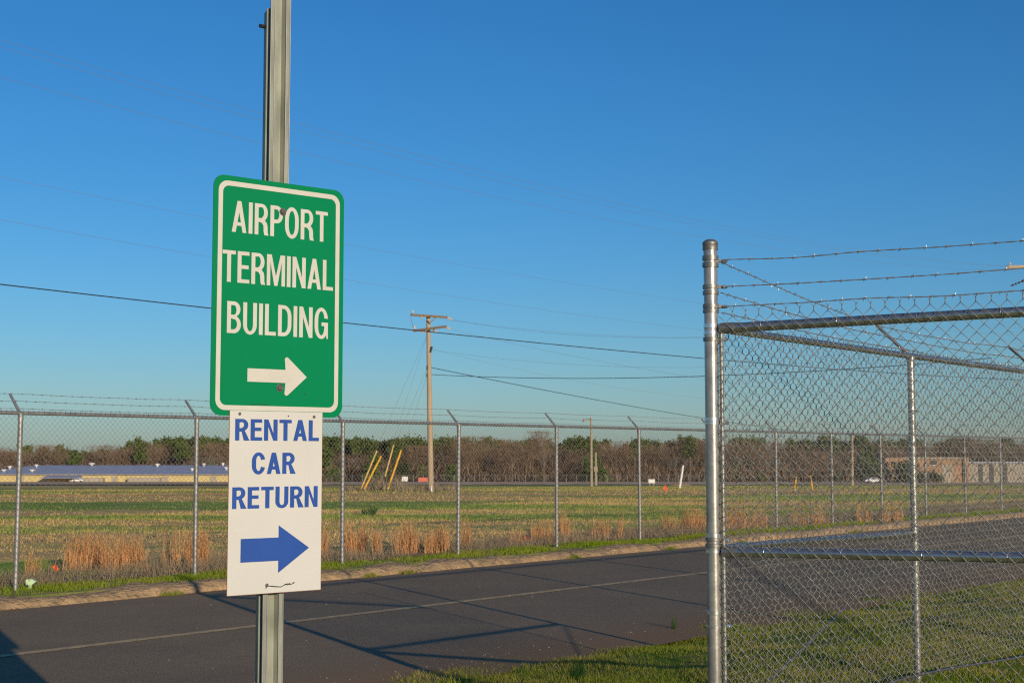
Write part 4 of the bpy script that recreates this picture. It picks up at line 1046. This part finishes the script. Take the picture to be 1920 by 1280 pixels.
# single trees that stand out of the wood
TG, PG = 'bare trees standing out of the wood', 'pines standing out of the wood'
T_ = [('bare_tree', 'bare', 1020, 812, 585, 6, 'rounded bare tree whose crown tops the wood beside the fifth fence post', TG, 2600),
      ('bare_tree', 'bare', 878, 822, 588, 7, 'broad bare tree rising just right of the fourth fence post', TG, 2600),
      ('bare_tree', 'bare', 960, 832, 580, 7, 'bare grey-brown tree between the fourth and fifth fence posts', TG, 2200),
      ('bare_tree', 'bare', 1155, 830, 585, 6, 'bare tree between the lamp pole and the sixth fence post', TG, 2000),
      ('bare_tree', 'bare', 200, 838, 590, 7, 'bare tree behind the warehouse, right of the dark green pine', TG, 2200),
      ('bare_tree', 'bare', 90, 838, 592, 7, 'bare tree behind the warehouse right of the leftmost fence post', TG, 2000),
      ('pine_tree', 'pine', 143, 845, 580, 3.2, 'short dark green pine behind the middle of the warehouse roof', PG, 1500),
      ('pine_tree', 'pine', 262, 832, 590, 3.6, 'pine rising left of the second fence post, first of the green tops', PG, 1500),
      ('pine_tree', 'pine', 345, 829, 588, 4.0, 'tall pine just left of the second fence post', PG, 1600),
      ('pine_tree', 'low', 612, 840, 560, 4.3, 'bushy evergreen with green down to the ground beside the white panel', PG, 2600),
      ('pine_tree', 'low', 698, 850, 570, 3.6, 'dark evergreen behind the leftmost yellow guy guards', PG, 2200),
      ('pine_tree', 'pine', 742, 824, 590, 3.6, 'tall green pine above the yellow guy guards', PG, 1600),
      ('pine_tree', 'low', 1108, 824, 575, 4.0, 'tall dark evergreen directly behind the lamp pole', PG, 2600),
      ('pine_tree', 'low', 1130, 872, 565, 3.2, 'low green evergreen right of the lamp pole foot', PG, 1600),
      ('pine_tree', 'low', 846, 872, 565, 2.5, 'small green evergreen left of the fourth fence post', PG, 1300),
      ('pine_tree', 'pine', 1190, 825, 590, 3.6, 'pine crown behind the sixth fence post', PG, 1600),
      ('pine_tree', 'pine', 1295, 823, 590, 3.6, 'pine crown just left of the gate post', PG, 1600),
      ('pine_tree', 'low', 1625, 826, 470, 3.2, 'dark evergreen seen through the mesh left of the orange building', PG, 2000)]
for t in T_: tree(*t)
q0 = at(1700, 890, OY-6)
def bush(name, u0, u1, vt, Y, label, n):
    x0, x1 = at(u0, 890, Y).x, at(u1, 890, Y).x; z = gz((x0+x1)/2, Y); H = at(u0, vt, Y).z-z; rng = np.random.default_rng(int(u0))
    c = Vector(((x0+x1)/2, Y, z)); o = empty(name, c, label, 'shrub')
    k = 7; Cs = np.stack([rng.uniform(x0, x1, k), Y+rng.normal(0, .8, k), z+rng.uniform(.2, .75, k)*H], 1); i = rng.integers(0, k, n)
    V, F = quads(Cs[i]+rng.normal(0, 1, (n, 3))*np.array(((x1-x0)*.13, .7, H*.16)), rng.uniform(.1, .3, n), rng)
    V[:, 2] = np.maximum(V[:, 2], z+.02)
    raw('foliage', V, F, M['bush'], False, o)
    tb = MB()
    for cc in Cs: tb.tube([(c.x, Y, z-.1), cc], [.12, .04], 5)
    tb.build('stem', M['bark'], o)
bush('dark_shrub', 1685, 1716, 866, OY-7, 'dark shrub in front of the orange building porch', 1500)
bush('dark_shrub', 1712, 1760, 884, OY-6, 'low dark shrub sloping along the orange building wall', 1200)
bush('dark_shrub', 1606, 1640, 868, OY-2, 'dark shrub left of the orange building, behind the white car', 1500)
bush('dark_shrub', 740, 765, 862, 500, 'dark shrub between the yellow guy guards and the pale pole', 1500)

# the wood itself: one mass nobody could count
rng = np.random.default_rng(11); Vt, Ft, nt_ = [], [], 0; Vp, Fp, np_ = [], [], 0; Vd, Fd, nd_ = [], [], 0
TB = MB()
def top_v(u):   # skyline of the bare wood in survey rows
    return 844-5*sstep(u, 180, 420)-5*sstep(u, 850, 950)+5*math.sin(u*.013)+4*math.sin(u*.037+1)
for k in range(330):
    u = rng.uniform(-80, 2000); Y = rng.uniform(590, 650); x = at(u, 900, Y).x
    H = at(u, top_v(u)+rng.uniform(-3, 14), Y).z-gz(x, Y)
    tb, V, F = bare_tree(x, Y, H, rng.uniform(5, 8), 900, rng); Vt.append(V); Ft.append(F+nt_); nt_ += len(V)
    if k % 2 == 0 and tb.v: TB.v += tb.v; TB.f += [tuple(i+TB.n for i in f) for f in tb.f]; TB.n += tb.n
for k in range(230):
    u = rng.uniform(230, 1960) if k > 14 else rng.uniform(-60, 230)
    if u > 870 and rng.random() < .25: continue
    Y = rng.uniform(615, 655); x = at(u, 900, Y).x
    vt = 825+rng.uniform(-5, 9)+(0 if u > 230 else 16)
    H = at(u, vt, Y).z-gz(x, Y)
    tb, V, F = pine_tree(x, Y, H, rng.uniform(2.8, 5), 700, rng, .68); Vp.append(V); Fp.append(F+np_); np_ += len(V)
for k in range(75):
    u = rng.uniform(330, 860); Y = rng.uniform(600, 625); x = at(u, 900, Y).x
    H = at(u, 824+rng.uniform(-3, 5), Y).z-gz(x, Y)
    tb, V, F = pine_tree(x, Y, H, rng.uniform(2.8, 4.2), 520, rng, .74); Vp.append(V); Fp.append(F+np_); np_ += len(V)
for k in range(30):
    u = rng.uniform(-60, 1960); Y = rng.uniform(584, 600); x = at(u, 900, Y).x; H = rng.uniform(3, 8)
    tb, V, F = pine_tree(x, Y, H, rng.uniform(2, 4), 420, rng, .1); Vp.append(V); Fp.append(F+np_); np_ += len(V)
n = 26000   # low brush in front of and inside the wood
u = rng.uniform(-90, 2010, n); Y = rng.uniform(575, 660, n); x = (u-960)/FPX*Y; z = ground(x, Y)
hh = rng.uniform(.5, 4.5, n)*(.5+.7*vnoise(x*.12, Y*.05))
B = np.stack([x, Y, z+rng.uniform(0, 6, n)], 1); T = B+np.stack([rng.normal(0, 1.6, n), rng.normal(0, .9, n), hh], 1)
V, F = slivers(B, T, rng.uniform(.07, .2, n), rng); Vt.append(V); Ft.append(F+nt_)
n = 9000
u = rng.uniform(-90, 2010, n); Y = rng.uniform(640, 680, n); x = (u-960)/FPX*Y; z = ground(x, Y)
B = np.stack([x, Y, z], 1); T = B+np.stack([rng.normal(0, 1.5, n), rng.normal(0, .9, n), rng.uniform(5, 13, n)], 1)
V, F = slivers(B, T, rng.uniform(.3, .8, n), rng)
tag(raw('wood_undergrowth', V, F, M['twig_dark']), kind='stuff')
tag(raw('bare_wood', np.concatenate(Vt), np.concatenate(Ft), M['twig']), kind='stuff')
tag(TB.build('wood_trunks', M['bark']), kind='stuff')
tag(raw('pine_wood', np.concatenate(Vp), np.concatenate(Fp), M['pine']), kind='stuff')

# faint boundary fence in front of the wood
BY = 420.0; bf = empty('boundary_fence', (0, BY, gz(0, BY)), 'low faint wire fence along the foot of the far wood', 'fence')
xs = np.arange(-65, 62, 3.0)
for x in xs: z = gz(x, BY); MB().tube([(x, BY, z-.1), (x, BY, z+2.2)], .06, 5).build('post', M['galv_dull'], bf)
for h in (.2, .5, .8, 1.1, 1.4, 1.7, 2.0, 2.2): MB().tube([(x, BY, gz(x, BY)+h) for x in xs], .016 if h < 2.1 else .035, 4).build('wire_strand', M['galv_dull'], bf)

# pebbles along the road edge and scattered on the asphalt
mb = MB(); n = 0
for k in range(420):
    a = random.uniform(-3, 26); p = -3.6+abs(random.gauss(0, .35)) if k % 4 else random.uniform(-3.5, 3.3)
    q = road(a, p); s = random.uniform(.003, .008)*(1.2 if k % 9 == 0 else 1)
    v = [(q.x+s*x*random.uniform(.6, 1.3), q.y+s*y*random.uniform(.6, 1.3), max(0, gz(q.x, q.y))+s*.4+s*z*random.uniform(.5, .9)) for x, y, z in ((1, 0, 0), (0, 1, 0), (-1, 0, 0), (0, -1, 0), (0, 0, 1), (0, 0, -1))]
    mb.add(v, [(0, 1, 4), (1, 2, 4), (2, 3, 4), (3, 0, 4), (1, 0, 5), (2, 1, 5), (3, 2, 5), (0, 3, 5)])
tag(mb.build('pebbles', M['pebble']), kind='stuff')
